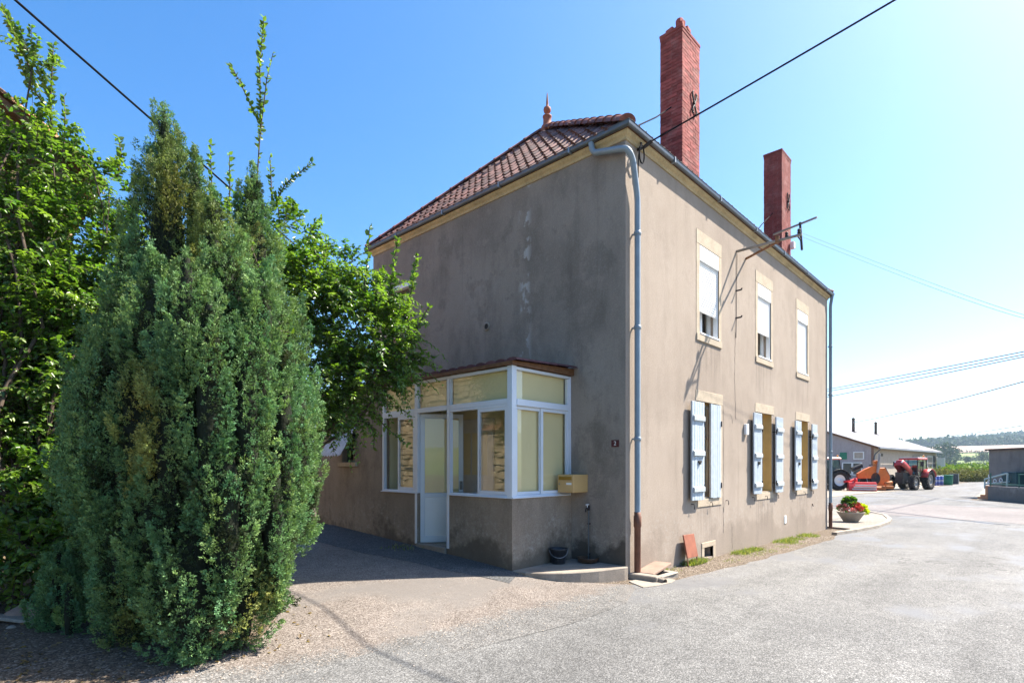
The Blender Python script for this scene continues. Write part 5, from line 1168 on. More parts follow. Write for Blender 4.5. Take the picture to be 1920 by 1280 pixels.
for j in range(nn_ - 1):
    a0 = math.pi * j / (nn_ - 1); a1 = math.pi * (j + 1) / (nn_ - 1)
    cmb.quad((0, .095 * math.cos(a0), .075 * math.sin(a0)), (-.42, .08 * math.cos(a0), .065 * math.sin(a0)), (-.42, .08 * math.cos(a1), .065 * math.sin(a1)), (0, .095 * math.cos(a1), .075 * math.sin(a1)))
cme = cmb.mesh('roof_tile', simple('sunburnt_cover_tile', (.36, .185, .10), .85, .35, 7, .2, 50, rnd=.35)); ang = math.atan(sl)
for k in range(11):
    for r_ in range(10):
        t_ = (r_ + .6) * .40; x_ = xm + (gx1 - xm + o_) - t_ * math.cos(ang) + .02; z_ = ez - sl * o_ + .075 + t_ * math.sin(ang)
        link('roof_tile', cme, rf, (x_, gy0 - .13 + k * .2, z_), (0, ang, random.uniform(-.03, .03)))
m = MB(); 
for k in range(43): 
    y_ = gy0 - .13 + (k + 11) * .2
    if y_ > gy1 + .1: break
    m.tube([(xm + (gx1 - xm + o_), y_, ez - sl * o_ + .075), (xm, y_, rz_ + .075)], .08, 6, caps=False)
tag(m.build('tile_rows', cme.materials[0], rf), kind='stuff')

# ------------------------------------------------------------------ farmyard
BA = math.radians(-3.93)
bn = empty('farm_barn', (54.2, 6.8, -.3), BA); tag(bn, 'long low pale barn with grey sheet roof across the farmyard', 'barn')
Lb, Wb, EB, RB = 27.6, 17.2, 3.72, 7.0
M['barn_gable'] = plaster('barn_gable', (.40, .36, .36), (.35, .31, .31), (.44, .40, .40), 2, .1); M['barn_side'] = plaster('barn_side', (.44, .38, .31), (.38, .33, .27), (.48, .42, .35), 9, .1)
m = MB(); m.add([(0, 0, -.3), (0, Wb, -.3), (0, Wb, EB), (0, Wb / 2, RB), (0, 0, EB)], [(0, 4, 3, 2, 1)]); m.add([(Lb, 0, -.3), (Lb, Wb, -.3), (Lb, Wb, EB), (Lb, Wb / 2, RB), (Lb, 0, EB)], [(0, 1, 2, 3, 4)]); m.quad((Lb, Wb, -.3), (0, Wb, -.3), (0, Wb, EB), (Lb, Wb, EB)); m.build('gable_wall', M['barn_gable'], bn)
m = MB(); m.quad((0, 0, -.3), (Lb, 0, -.3), (Lb, 0, EB), (0, 0, EB)); m.build('long_wall', M['barn_side'], bn)
sl = (RB - EB) / (Wb / 2); m = MB(); oe = .5
m.add([(-.25, -oe, EB - sl * oe + .04), (Lb + .3, -oe, EB - sl * oe + .04), (Lb + .3, Wb / 2, RB + .04), (-.25, Wb / 2, RB + .04), (Lb + .3, Wb + oe, EB - sl * oe + .04), (-.25, Wb + oe, EB - sl * oe + .04)], [(0, 1, 2, 3), (3, 2, 4, 5)])
rf = m.build('roof', simple('roof_underside', (.16, .14, .13), .9), bn)
M['fibro'] = simple('fibre_cement', (.44, .42, .42), .85, .16, 1.6, .2, 30, fine=.15, fscale=12, rnd=.08)
sw, slen = (Lb + .55) / 20, math.hypot(Wb / 2 + oe, sl * (Wb / 2 + oe)) / 4; ang = math.atan(sl)
sh = MB(); n = 24
for k in range(n):
    xa, xb = sw * k / n, sw * (k + 1) / n; za, zb = .035 * math.sin(2 * math.pi * k / 4), .035 * math.sin(2 * math.pi * (k + 1) / 4)
    sh.quad((xa, 0, za + .06), (xb, 0, zb + .06), (xb, slen + .1, zb + .03), (xa, slen + .1, za + .03)); sh.quad((xa, 0, .0), (xb, 0, .0), (xb, 0, zb + .06), (xa, 0, za + .06))
sme = sh.mesh('roof_sheet', M['fibro'])
for r_ in range(4):
    for k in range(20): link('roof_sheet', sme, rf, (-.25 + k * sw, -oe + r_ * slen * math.cos(ang), EB - sl * oe + .06 + r_ * slen * math.sin(ang)), (ang, 0, 0))
m = MB(); m.tube([(-.25, -oe - .08, EB - sl * oe - .02), (Lb + .3, -oe - .08, EB - sl * oe - .06)], .075, 8); m.tube([(.45, -oe - .05, EB - sl * oe - .05), (.3, -.1, EB - .75), (.12, -.08, EB - 1.0), (.12, -.08, -.1)], .05, 8); m.build('gutter', M['zinc'], bn)
m = MB(); m.box(-.02, .16, -.03, -.002, 0, EB - .05); m.box(-.03, -.002, -.03, .14, 0, EB - .05); m.build('corner_quoin', simple('brown_quoin', (.20, .12, .085), .9), bn)
m = MB(); m.box(-.28, -.2, -oe, Wb / 2, 0, .001); m.v = []; m.f = []; m.m = []; m.sm = []
m.add([(-.27, -oe, EB - sl * oe - .1), (-.27, Wb / 2, RB - .1), (-.27, Wb / 2, RB + .06), (-.27, -oe, EB - sl * oe + .06), (-.2, -oe, EB - sl * oe - .1), (-.2, Wb / 2, RB - .1)], [(0, 3, 2, 1), (0, 1, 5, 4)]); m.build('verge_board', M['wood'], bn)
def barn_hole(face, u0, u1, z0, z1, mat, frame=None, name='window'):
    m = MB()
    if face == 'g': m.box(-.05, -.012, u0, u1, z0, z1)
    else: m.box(u0, u1, -.05, -.012, z0, z1)
    o = m.build(name, mat, bn)
    if frame:
        f_ = MB(); t_ = .09
        for a, b, c, d in ((u0 - t_, u0, z0 - t_, z1 + t_), (u1, u1 + t_, z0 - t_, z1 + t_), (u0, u1, z1, z1 + t_), (u0, u1, z0 - t_, z0)):
            if face == 'g': f_.box(-.08, -.012, a, b, c, d)
            else: f_.box(a, b, -.08, -.012, c, d)
        f_.build('frame', frame, o)
M['dark_glass'] = simple('dark_glass', (.03, .04, .05), .15, .1, spec=.6); M['green_paint'] = simple('green_paint', (.03, .19, .11), .6, .1)
barn_hole('g', .95, 1.62, 1.06, 2.12, M['dark_glass'], M['white_wood']); barn_hole('g', 1.78, 2.48, 1.1, 2.12, M['dark_glass'], M['white_wood'])
barn_hole('g', 2.17, 2.77, 2.5, 3.17, M['green_paint'], None, 'shutter'); barn_hole('g', .80, 1.52, 2.58, 3.13, M['barn_side'], M['white_wood'], 'panel'); barn_hole('g', .15, .3, 1.88, 1.96, M['iron'], None, 'lamp_bracket')
barn_hole('l', 2.55, 3.2, 2.8, 3.06, M['iron'], None, 'vent'); barn_hole('l', 15.2, 18.2, 2.6, 3.06, M['concrete_pale'], None, 'panel'); barn_hole('l', 18.6, 20.2, 0, 3.0, M['dark_glass'], None, 'door'); barn_hole('l', 22.4, 25.2, .0, 2.95, M['concrete'], M['white_wood'], 'door'); barn_hole('l', 25.7, 27.2, .0, 3.1, M['dark_int'], None, 'door')
def flue(x, y, h_):
    zb = EB + sl * y; m = MB(); m.lathe([(.15, zb - .2), (.15, zb + h_ - .2), (.19, zb + h_ - .19), (.19, zb + h_ - .12), (.05, zb + h_)], (x, y, 0), 10); m.box(x - .28, x + .28, y - .28, y + .28, zb + .05, zb + .14); m.build('flue_pipe', M['iron'], bn)
flue(11.69, 4.89, 1.8); flue(22.2, 5.3, 1.75)
m = MB(); m.quad((Lb + .05, -.4, -.3), (Lb + .05, -.05, -.3), (Lb + .05, -.05, EB - .7), (Lb + .05, -.12, EB - .7)); m.box(Lb - .02, Lb + .06, -.9, -.05, -.2, 2.9); m.build('end_door', M['white_pvc'], bn)

# tractors --------------------------------------------------------------
M['tr_red'] = simple('tractor_red', (.42, .030, .022), .35, .15, 5, spec=.6); M['tr_black'] = simple('tractor_black', (.02, .02, .022), .5, .2, 6); M['tyre'] = simple('tyre', (.028, .026, .025), .9, .3, 10, .2, 40)
M['tr_grey'] = simple('tractor_grey', (.30, .28, .25), .5, .15, 5); M['cab_glass'] = glass('cab_glass', 1.8, (.45, .60, .58)); M['tr_white'] = simple('tractor_pale_top', (.55, .52, .50), .35, .05, 4, spec=.6); M['orange'] = simple('machine_orange', (.62, .16, .02), .4, .12, 4, spec=.5)
M['hot_red'] = simple('machine_red', (.60, .02, .02), .4, .12, 4, spec=.5); M['beacon'] = simple('amber_beacon', (.70, .22, .03), .3)
def wheel(parent, x, y, R_, w_, rimmat, out):
    wh = empty('wheel', (x, y, R_), 0, parent); k = R_
    m = MB(); m.lathe([(k * .56, -w_ * .42), (k * .80, -w_ * .5), (k * .93, -w_ * .46), (k * .95, 0), (k * .93, w_ * .46), (k * .80, w_ * .5), (k * .56, w_ * .42), (k * .56, -w_ * .42)], n=28, axis='y')
    nl = 20
    for i in range(nl):
        for sg in (1, -1):
            a = 2 * math.pi * (i + (.5 if sg > 0 else 0)) / nl; T = Matrix.Rotation(a, 4, 'Y') @ Matrix.Translation((0, sg * w_ * .24, k * .965)) @ Matrix.Rotation(sg * .6, 4, 'Z'); m.box(-k * .045, k * .045, -w_ * .27, w_ * .27, -.03, .035, T)
    m.build('tyre', M['tyre'], wh)
    m = MB(); o_ = out * w_ * .22; m.lathe([(0, o_ + out * .05), (k * .14, o_ + out * .05), (k * .16, o_), (k * .44, o_ - out * .06), (k * .50, o_ + out * w_ * .12), (k * .565, o_ + out * w_ * .14), (k * .565, -o_), (0, -o_)], n=24, axis='y'); m.build('rim', rimmat, wh)
    return wh
def tractor(loc, rz, label, hood_open, rim, dark_fender):
    t = empty('tractor', loc, rz); t.scale = (.92,) * 3; tag(t, label, 'tractor', 'red tractors in the farmyard')
    rb, rf_ = .84, .64
    for s in (1, -1): wheel(t, -1.05, s * .92, rb, .52, rim, s); wheel(t, 1.62, s * .90, rf_, .42, rim, s)
    m = MB(); m.box(-1.5, .5, -.36, .36, .62, 1.15); m.box(.5, 2.2, -.28, .28, .55, .95); m.tube([(-1.05, -.75, rb), (-1.05, .75, rb)], .14, 10); m.tube([(1.62, -.75, rf_), (1.62, .75, rf_)], .10, 10); m.build('chassis', M['tr_black'], t, bevel=.03)
    m = MB(); m.box(.55, 2.0, -.27, .27, .951, 1.45); m.box(2.05, 2.15, -.3, .3, .9, 1.5); 
    for x_ in (.7, 1.0, 1.3): m.tube([(x_, -.30, 1.1), (x_, .3, 1.25)], .06, 8)
    m.build('engine', M['tr_black'], t, bevel=.02)
    hb = empty('hood', (.48, 0, 1.66), 0, t); hb.rotation_euler = (0, math.radians(-34 if hood_open else 0), 0)
    m = MB(); sec = [(0, .40, .04, -.62), (.6, .40, .05, -.62), (1.2, .38, .02, -.66), (1.65, .34, -.06, -.70), (1.85, .25, -.25, -.72)]; pts = []
    for x_, hw, zt, zb in sec: pts += [(x_, -hw, zb), (x_, -hw, zt - .14), (x_, -hw + .14, zt), (x_, hw - .14, zt), (x_, hw, zt - .14), (x_, hw, zb)]
    fs = [(i * 6 + j, (i + 1) * 6 + j, (i + 1) * 6 + j + 1, i * 6 + j + 1) for i in range(4) for j in range(5)]; m.add(pts, fs, True); m.add([pts[24 + j] for j in range(6)], [tuple(range(6))])
    o = m.build('hood_shell', M['tr_red'], hb); so_ = o.modifiers.new('thick', 'SOLIDIFY'); so_.thickness = .03
    m = MB(); m.box(1.853, 1.875, -.18, .18, -.66, -.34); m.build('grille', M['tr_black'], hb)
    m = MB()
    for s in (1, -1): m.box(1.80, 1.885, s * .24 - .05, s * .24 + .05, -.46, -.36)
    m.build('headlight', M['white_plate'], hb)
    # cab
    m = MB(); C_ = [(-1.35, .72), (.30, .66)]
    for s in (1, -1):
        m.tube([(.42, s * .62, 1.15), (.25, s * .64, 2.55)], .04, 6); m.tube([(-.55, s * .72, 1.2), (-.55, s * .72, 2.55)], .04, 6); m.tube([(-1.40, s * .70, 1.45), (-1.25, s * .68, 2.55)], .04, 6); m.tube([(.42, s * .62, 1.15), (-.55, s * .74, 1.12), (-1.40, s * .70, 1.45)], .035, 6)
    m.box(-1.3, .4, -.62, .62, 1.0, 1.14); m.build('cab_frame', M['tr_black'], t)
    for s in (1, -1):
        p = MB(); p.quad((.41, s * .63, 1.18), (-.53, s * .72, 1.18), (-.53, s * .72, 2.52), (.26, s * .65, 2.52)); p.quad((-.57, s * .72, 1.3), (-1.36, s * .71, 1.5), (-1.24, s * .69, 2.52), (-.57, s * .72, 2.52)); p.build('side_glass', M['cab_glass'], t)
    p = MB(); p.quad((.42, -.62, 1.2), (.42, .62, 1.2), (.26, .64, 2.52), (.26, -.64, 2.52)); p.build('windscreen', M['cab_glass'], t)
    p = MB(); p.quad((-1.39, .68, 1.5), (-1.39, -.68, 1.5), (-1.25, -.67, 2.52), (-1.25, .67, 2.52)); p.build('rear_glass', M['cab_glass'], t)
    p = MB(); p.box(-.95, -.4, -.25, .25, 1.15, 1.5); p.box(-1.0, -.86, -.25, .25, 1.5, 2.05); p.build('seat', M['tr_black'], t, bevel=.05)
    p = MB(); p.tube([(.2, 0, 1.2), (.02, 0, 1.65)], .03, 6); p.lathe([(.19, -.02), (.21, 0), (.19, .02), (.17, 0), (.19, -.02)], (0, 0, 1.68), 16); p.build('steering_wheel', M['tr_black'], t)
    p = MB(); p.box(-1.42, .42, -.76, .76, 2.555, 2.70); p.build('cab_roof', M['tr_red'], t, bevel=.05)
    p = MB(); p.box(-1.35, .36, -.7, .7, 2.701, 2.76); p.build('roof_hatch', M['tr_white'], t, bevel=.03)
    p = MB(); p.lathe([(.07, 2.76), (.065, 2.92), (.04, 2.95), (0, 2.95)], (-1.2, .5, 0), 12); p.build('beacon', M['beacon'], t)
    p = MB(); p.tube([(.62, -.48, 1.3), (.62, -.48, 2.45), (.56, -.5, 2.55)], .05, 8); p.build('exhaust', M['tr_black'], t)
    for s in (1, -1):
        p = MB(); n_ = 12; vs = []
        for i in range(n_ + 1):
            a = math.radians(15 + 150 * i / n_); 
            for yy in (.66, 1.22): vs.append((-1.05 + (rb + .09) * math.cos(a), s * yy, rb + (rb + .09) * math.sin(a)))
        p.add(vs, [(2 * i, 2 * i + 1, 2 * i + 3, 2 * i + 2) for i in range(n_)], True); p.add([(-1.05 + (rb + .09) * math.cos(math.radians(15 + 150 * i / n_)), s * .66, rb + (rb + .09) * math.sin(math.radians(15 + 150 * i / n_))) for i in range(n_ + 1)], [tuple(range(n_ + 1))])
        o = p.build('fender', M['tr_black'] if dark_fender else M['tr_red'], t); q = o.modifiers.new('thick', 'SOLIDIFY'); q.thickness = .03
        p = MB(); p.tube([(.30, s * .66, 2.3), (.45, s * 1.0, 2.35)], .02, 6); p.box(.42, .47, s * 1.03 - .12, s * 1.03 + .12, 2.0, 2.4); p.build('mirror', M['tr_black'], t)
        p = MB(); p.box(-.2, .35, s * .55 - .14 * (s < 0), s * .55 + .14 * (s > 0), .45, .5); p.box(-.15, .3, s * .60 - .1 * (s < 0), s * .60 + .1 * (s > 0), .7, .74); p.build('step', M['tr_black'], t)
    p = MB()
    for s in (.3, -.3): p.tube([(-1.4, s, .7), (-2.0, s * 1.2, .55)], .045, 6); p.tube([(-1.45, s, 1.2), (-1.85, s * 1.1, 1.15), (-1.9, s * 1.15, .6)], .035, 6)
    p.tube([(-1.45, 0, 1.25), (-2.0, 0, 1.05)], .035, 6); p.build('linkage', M['rust'], t)
    return t
tractor((47.0, 2.95, gz(47, 2) + .006), math.radians(166), 'red tractor with its bonnet raised beside the blue drums', True, M['tr_grey'], False)
tractor((41.1, 7.96, gz(41, 7) + .006), math.radians(133), 'red tractor half hidden behind the house corner downpipe', False, M['white_plate'], True)

# orange hedge trimming machine with red flail head
hc = empty('hedge_cutter', (43.6, 4.85, gz(43, 5) + .006), math.atan2(-math.cos(VIEW), math.sin(VIEW))); hc.scale = (1.0, 1.0, 1.22); tag(hc, 'orange hedge trimming machine with folded boom between the tractors', 'farm machine')
m = MB(); m.prism([(-.05, .25), (.95, .25), (.98, .9), (.62, 1.42), (.12, 1.42), (-.05, 1.1)], -.45, .45, Matrix.Rotation(math.radians(90), 4, 'X')); m.build('tank', M['orange'], hc, bevel=.03)
m = MB(); m.add([(.62, -.47, 1.45), (.62, .47, 1.45), (1.0, .47, .9), (1.0, -.47, .9), (.66, -.47, 1.42), (.66, .47, 1.42), (1.01, .47, .86), (1.01, -.47, .86)], [(0, 3, 2, 1), (0, 4, 7, 3)]); m.build('sunlit_top', M['tr_white'], hc)  # white plate paints the sunlit top of the orange tank
m = MB(); m.box(-.32, -.05, -.62, -.38, .12, 1.85); m.tube([(-.18, -.7, 1.8), (-.18, -.3, 1.8)], .09, 8); m.build('mast', M['orange'], hc, bevel=.02)
m = MB(); m.prism([(-1.65, .75), (-.25, .75), (-.15, 1.5), (-.45, 1.55), (-1.1, 1.32), (-1.65, 1.05)], .45, .72, Matrix.Rotation(math.radians(90), 4, 'X')); m.build('boom', M['orange'], hc, bevel=.02)
m = MB(); m.tube([(-.2, -.75, 1.1), (-.05, -.78, 2.05), (-.02, -.75, 2.3)], .09, 8); m.tube([(.05, -.6, 1.3), (.12, -.6, 2.0)], .045, 8); m.build('jib', M['tr_grey'], hc)
m = MB(); m.tube([(-.30, -.72, .75), (-.30, -.28, .75)], .36, 18); m.tube([(-.9, -.2, .55), (-.9, .25, .55)], .28, 14); m.tube([(-1.35, .5, 1.3), (-.6, .5, 1.55)], .16, 8); m.build('hose_reel', M['tr_black'], hc)
m = MB(); m.tube([(-1.5, -.6, .85), (-2.1, -.7, .62), (-2.75, -.8, .55)], .08, 8); m.build('dipper_arm', M['hot_red'], hc)
m = MB(); m.box(-.9, .95, -.9, .3, .12, .3); m.tube([(-1.0, -.9, .3), (-.5, -.9, .15), (.3, -.95, .12)], .12, 8); m.tube([(.2, -1.0, .4), (.75, -1.0, .5)], .13, 8); m.build('skid_frame', simple('worn_orange', (.42, .14, .035), .6, .4, 7), hc, bevel=.02)
m = MB(); m.tube([(.9, -.2, .25), (.9, .3, .25)], .25, 14); m.build('support_wheel', M['tyre'], hc)
fh = empty('flail_head', (-1.72, -1.25, 0), .12, hc)
m = MB(); m.prism([(-.55, 0), (.5, 0), (.42, .28), (.1, .5), (-.3, .55), (-.5, .3)], -.9, .9, Matrix.Rotation(math.radians(90), 4, 'X') ); o = m.build('hood_shell', M['hot_red'], fh, bevel=.03); o.rotation_euler = (0, 0, math.radians(62))
m = MB(); T = Matrix.Rotation(math.radians(62 - 90), 4, 'Z'); 
for k in range(3): m.box(-.7 + k * .1, .86, -.62 - .02 * k, -.5 - .02 * k, .08 + .12 * k, .16 + .12 * k, T)
m.build('flap', M['tr_white'], fh)
m = MB(); m.lathe([(0, .5), (.12, .5), (.12, .72), (.06, .74), (.06, .8), (0, .8)], (-.4, .1, 0), 12); m.build('motor', M['hot_red'], fh)

# drums and bins
M['drum_blue'] = simple('blue_drum', (.03, .06, .26), .4, .15, 5, spec=.5); M['bin_green'] = simple('green_bin', (.015, .16, .09), .5, .12, 5)
dm = MB(); dm.lathe([(0, 0), (.28, 0), (.29, .02), (.285, .28), (.30, .30), (.285, .32), (.285, .58), (.30, .60), (.285, .62), (.29, .90), (.27, .92), (.25, .90), (0, .90)], n=20); dme = dm.mesh('drum_body', M['drum_blue']); rg = MB()
for z_ in (.40, .50): rg.lathe([(.288, z_ - .02), (.294, z_), (.288, z_ + .02)], n=20)
rme = rg.mesh('pale_band', M['tr_white']); lid_ = MB(); lid_.lathe([(.296, .88), (.296, .935), (0, .94)], n=20); lme = lid_.mesh('drum_lid', M['tr_white'])
def drum(x, y, label):
    d = empty('drum', (x, y, gz(x, y) + .006)); tag(d, label, 'drum', 'blue drums behind the tractor'); link('drum_body', dme, d); link('pale_band', rme, d); link('drum_lid', lme, d); return d
drum(58.3, 2.72, 'blue drum nearest the rear wheel of the open tractor'); drum(59.0, 2.55, 'middle blue drum of the three behind the tractor'); drum(59.9, 2.38, 'blue drum standing next to the green bin')
m = MB(); m.lathe([(0, 0), (.40, 0), (.44, .3), (.46, .95), (.48, .97), (.44, .99), (0, .97)], n=24); tag(m.build('bin', M['bin_green'], None, (61.5, 1.95, gz(61, 2) + .006)), 'big round green bin right of the blue drums', 'bin')
m = MB(); m.box(-.35, .35, -.35, .35, 0, 1.0); m.box(-.37, .37, -.37, .37, 1.0, 1.06); tag(m.build('bin', simple('dark_bin', (.05, .065, .075), .6), None, (65.5, 1.75, gz(65, 2) + .006), bevel=.03), 'dark grey bin half behind the green one', 'bin')

# right hand side: low wall with railing, cabin, dark conifer
lw = empty('low_wall', (33.6, -2.35, gz(33, -2))); tag(lw, 'low stained retaining wall with green railing at the right edge', 'wall'); ld = Vector((30.2, -4.6, 0)) - Vector((33.6, -2.35, 0)); la = math.atan2(ld.y, ld.x); lw.rotation_euler = (0, 0, la)
M['grey_wall'] = plaster('grey_wall', (.22, .195, .18), (.15, .135, .13), (.27, .24, .22), 5, .3)
m = MB(); m.box(0, 11, 0, .22, -.2, .78); m.build('masonry', M['grey_wall'], lw, bevel=.01)
m = MB(); m.box(-.22, -.002, -.01, .23, -.2, .80); m.box(-.65, -.221, .0, .22, -.2, .28); m.box(-.95, -.651, .03, .2, -.2, .14); m.build('end_pier', simple('orange_render', (.42, .20, .11), .9, .2, 4, .2, 30), lw, bevel=.015)
M['rail'] = simple('green_rail_paint', (.03, .11, .085), .5, .2, 6)
m = MB()
for x_ in (.05, 2.2, 4.4, 6.6): m.tube([(x_, .11, .78), (x_, .11, 1.5)], .03, 8)
m.build('post', M['rail'], lw); m = MB(); m.tube([(.05, .11, .9), (11, .11, .93)], .022, 6); m.tube([(2.2, .11, 1.46), (11, .11, 1.46)], .024, 6); m.build('rail', M['rail'], lw)
gt = empty('farm_gate', (35.6, -2.5, gz(33, -2) + .75), la + .15); tag(gt, 'green and white metal ramp frame lying above the low wall', 'gate')
m = MB(); m.tube([(-.6, 0, .35), (.9, 0, .72)], .05, 8); m.tube([(-.6, 0, .05), (.95, .1, .25)], .04, 8); m.tube([(.9, 0, .0), (.95, 0, .72)], .05, 8); m.tube([(-.6, 0, -.2), (-.6, 0, .36)], .04, 8); m.build('frame', simple('pale_green_metal', (.45, .52, .48), .5), gt)
m = MB()
for x_ in (-.3, .1, .5): m.lathe([(.10, -.02), (.13, 0), (.10, .02), (.07, 0), (.10, -.02)], (x_, 0, .25 + x_ * .15), 12, 'y')
m.build('ring', M['white_plate'], gt)
cb = empty('utility_cabin', (37.9, -2.2, gz(37, -2) + .2), la); tag(cb, 'plain grey rendered flat roofed cabin behind the low wall', 'building')
m = MB(); m.box(0, 8, 0, 4.5, -.5, 2.62); m.build('wall', M['grey_wall'], cb); m = MB(); m.box(-.15, 8.2, -.15, 4.7, 2.621, 2.72); m.build('roof', simple('dark_roof_edge', (.09, .06, .05), .9), cb, bevel=.01)
bx = MB(); bx.box(-.6, .6, -.45, .45, 0, .75); bx.box(-.62, .62, -.47, .47, .75, .82); tag(bx.build('dark_container', simple('dark_green_plastic', (.02, .07, .075), .5, .2), None, (35.4, -3.55, gz(34, -3) + .72), (0, 0, la), bevel=.03), 'dark green container on the terrace in front of the cabin', 'container')
m = MB(); m.box(33.2, 48, -12, -2.6, -1.2, -.30 + .78); m.v = []; m.f = []; m.m = []; m.sm = []
T = Matrix.Translation(lw.location) @ Matrix.Rotation(la, 4, 'Z'); m.box(.0, 11, .221, 9, -.2, .755, T); tag(m.build('terrace', M['sand_yard']), kind='structure')
bo = MB(); bo.lathe([(.09, 0), (.09, .95), (.07, 1.0), (0, 1.02)], n=12); tag(bo.build('marker_post', M['white_plate'], None, (66, -.95, gz(66, -1))), 'short white marker post at the bend of the road', 'post')

# far vegetation ---------------------------------------------------------
def puff(acc, c, r_, n, rng, pal, ln):
    u = nrm(rng.normal(size=(n, 3))); lump = 1 + .22 * np.sin(u[:, :1] * 5 + c[0]) + .18 * np.sin(u[:, 1:2] * 6 + c[1]); P = c + u * r_ * lump * rng.uniform(.45, 1, (n, 1)) ** .4; d = nrm(u + rng.normal(0, .7, (n, 3))); nn = nrm(u + rng.normal(0, .5, (n, 3))); L_ = rng.uniform(*ln, n); k = rng.random((n, 1))
    acc.add(*diamonds(P, d, nn, L_, L_ * .42, (pal[0] * (1 - k) + pal[1] * k)))
rng = np.random.default_rng(77)
PD = np.array([[.018, .040, .018], [.035, .065, .022]]); PV = np.array([[.10, .19, .03], [.20, .27, .05]]); PH = np.array([[.10, .12, .035], [.22, .20, .08]])
ct = empty('dark_conifer', (40.7, -5.0, -.2)); tag(ct, 'dark clipped conifer showing above the cabin roof', 'conifer'); acc = Acc()
for z_ in np.linspace(.6, 4.0, 8): puff(acc, np.array([0, 0, z_]), np.array([1.0, 1.0, .7]) * (1 if z_ < 3.4 else .7), 700, rng, PD, (.12, .24))
link('crown', acc.mesh('crown', M['far_leaf']), ct); m = MB(); m.tube([(0, 0, -.3), (0, 0, 3)], .15, 8, r1=.05); link('trunk', m.mesh('trunk', M['bark']), ct)
acc = Acc()
for x_ in np.linspace(0, 1, 46):
    c = np.array([70 + 13 * x_, 4.4 - 6.5 * x_, .30]); puff(acc, c + rng.normal(0, .08, 3), np.array([.6, .5, .75]), 260, rng, PH, (.10, .2))
tag(link('hedge', acc.mesh('hedge', M['far_leaf'])), 'brownish uncut hedge along the bend of the road', 'hedge', kind='stuff')
acc = Acc()
for row in range(12):
    for x_ in np.linspace(0, 1, 44):
        c = np.array([76 + row * 3.2 + 13 * x_, 8 - 18 * x_, .55 + row * .02]); puff(acc, c + rng.normal(0, .1, 3), np.array([.9, .6, .85]), 46, rng, PV, (.22, .4))
tag(link('vine_rows', acc.mesh('vine_rows', M['far_leaf'])), 'bright green vineyard rows behind the hedge', 'vineyard', kind='stuff')
def far_tree(d, az, h, label, pal=PD):
    x_, y_ = d * math.cos(math.radians(az)), d * math.sin(math.radians(az)); z_ = far_z(x_, y_); t = empty('field_tree', (x_, y_, z_)); tag(t, label, 'tree', 'trees in the far fields'); acc = Acc()
    for k in range(5): puff(acc, np.array([rng.normal(0, h * .22), rng.normal(0, h * .22), h * rng.uniform(.42, .75)]), np.array([.32, .32, .30]) * h, 260, rng, pal, (h * .06, h * .11))
    link('crown', acc.mesh('crown', M['far_leaf']), t); m = MB(); m.tube([(0, 0, -.5), (0, 0, h * .5)], h * .035, 6, r1=h * .015); link('trunk', m.mesh('trunk', M['bark']), t)
for d, az, h, lab in ((560, 5.75, 13, 'round tree against the barn end in the far fields'), (575, 5.35, 15, 'second far tree from the barn end, tall'), (590, 4.95, 14, 'dark far tree just left of the open field'), (600, 4.7, 17, 'tallest dark tree in the far field clump'), (470, 5.5, 9, 'low bushy far tree below the clump'), (480, 4.75, 8, 'small far tree below the tallest one'), (640, 2.6, 9, 'lone pale tree near the ploughed field edge'), (420, 2.2, 8, 'small far tree just left of the cabin'), (600, 3.6, 6, 'small bush like tree on the middle hedge line'), (430, 1.75, 9, 'far tree touching the cabin edge')): far_tree(d, az, h, lab)
acc = Acc()
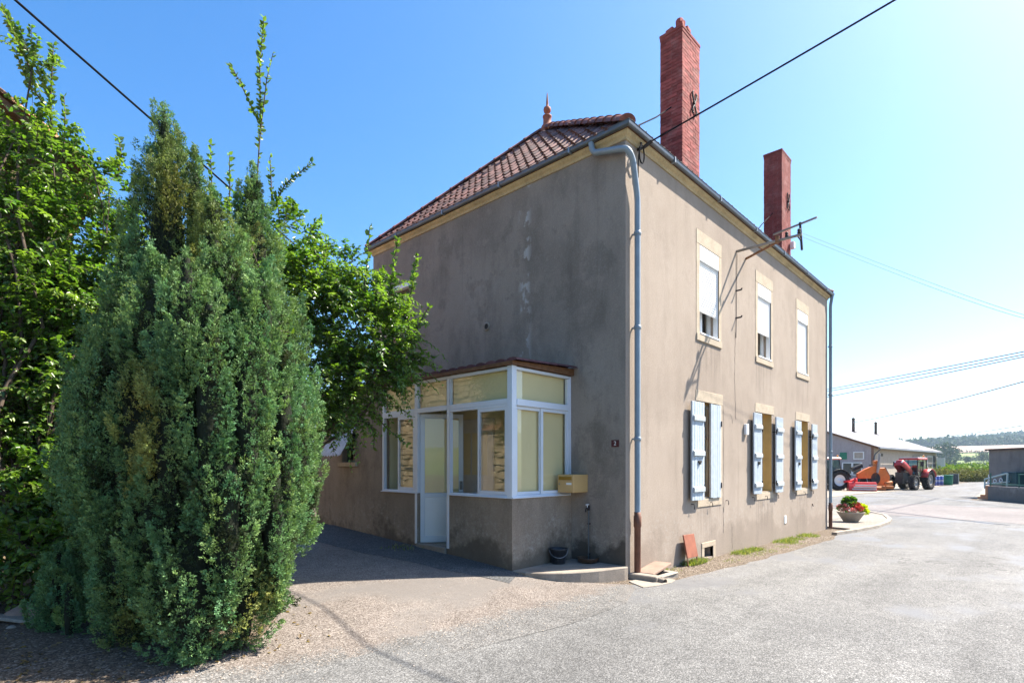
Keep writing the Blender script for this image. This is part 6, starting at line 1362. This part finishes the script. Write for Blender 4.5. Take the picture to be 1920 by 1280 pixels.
for d0, d1, a0, a1, n, h in ((520, 540, 6, 1.0, 60, 3.0), (700, 640, 4.4, .3, 70, 3.5), (330, 330, 6.5, -1, 70, 2.4), (900, 860, 6.5, -2, 60, 4)):
    for k in range(n):
        t_ = k / n; d = d0 + (d1 - d0) * t_; az = math.radians(a0 + (a1 - a0) * t_); x_, y_ = d * math.cos(az), d * math.sin(az)
        puff(acc, np.array([x_, y_, far_z(x_, y_) + h * .4 * rng.uniform(.4, 1.3)]), np.array([h * 1.2, h * .8, h * .7]), 60, rng, PD * 1.3, (h * .15, h * .3))
tag(link('hedgerows', acc.mesh('hedgerows', M['far_leaf'])), kind='stuff')
def far_sheet(name, d0, d1, a0, a1, mat, off):
    n = 30; vs = []; 
    for i in range(8):
        for j in range(n + 1):
            d = d0 + (d1 - d0) * i / 7 + 14 * math.sin(j * .7 + i * .2); az = math.radians(a0 + (a1 - a0) * j / n); x_, y_ = d * math.cos(az), d * math.sin(az); vs.append((x_, y_, far_z(x_, y_) + off))
    fs = [(i * (n + 1) + j, i * (n + 1) + j + 1, (i + 1) * (n + 1) + j + 1, (i + 1) * (n + 1) + j) for i in range(7) for j in range(n)]; m = MB(); m.add(vs, fs, True); tag(m.build(name, mat, recalc=True), kind='structure')
far_sheet('ploughed_field', 880, 1230, 12, -12, simple('pale_ploughed_earth', (.42, .30, .23), .95, .12, .02), 1.2)
acc = Acc(); n = 2600
for k in range(n):
    d = rng.uniform(1210, 2050); az = math.radians(rng.uniform(-14, 14)); x_, y_ = d * math.cos(az), d * math.sin(az); h = rng.uniform(9, 15)
    puff(acc, np.array([x_, y_, far_z(x_, y_) + h * .5]), np.array([h * .62, h * .62, h * .6]), 34, rng, PD * rng.uniform(.7, 1.5), (h * .30, h * .55))
tag(link('hill_wood', acc.mesh('hill_wood', M['far_leaf'])), 'dark wood covering the crest of the far hill', 'wood', kind='stuff')
# ------------------------------------------------------------------ air
hz = MB(); hz.box(-2600, 4300, -3100, 3100, gv[:, 2].min() - 1.0, 190)
ht = NT('haze_air'); pv = ht.n('ShaderNodeVolumePrincipled'); pv.inputs['Color'].default_value = (.62, .80, 1.0, 1); pv.inputs['Density'].default_value = .00017; pv.inputs['Anisotropy'].default_value = .2
ht.l(pv.outputs[0], ht.out.inputs['Volume']); o = hz.build('haze', ht.m); tag(o, kind='stuff')
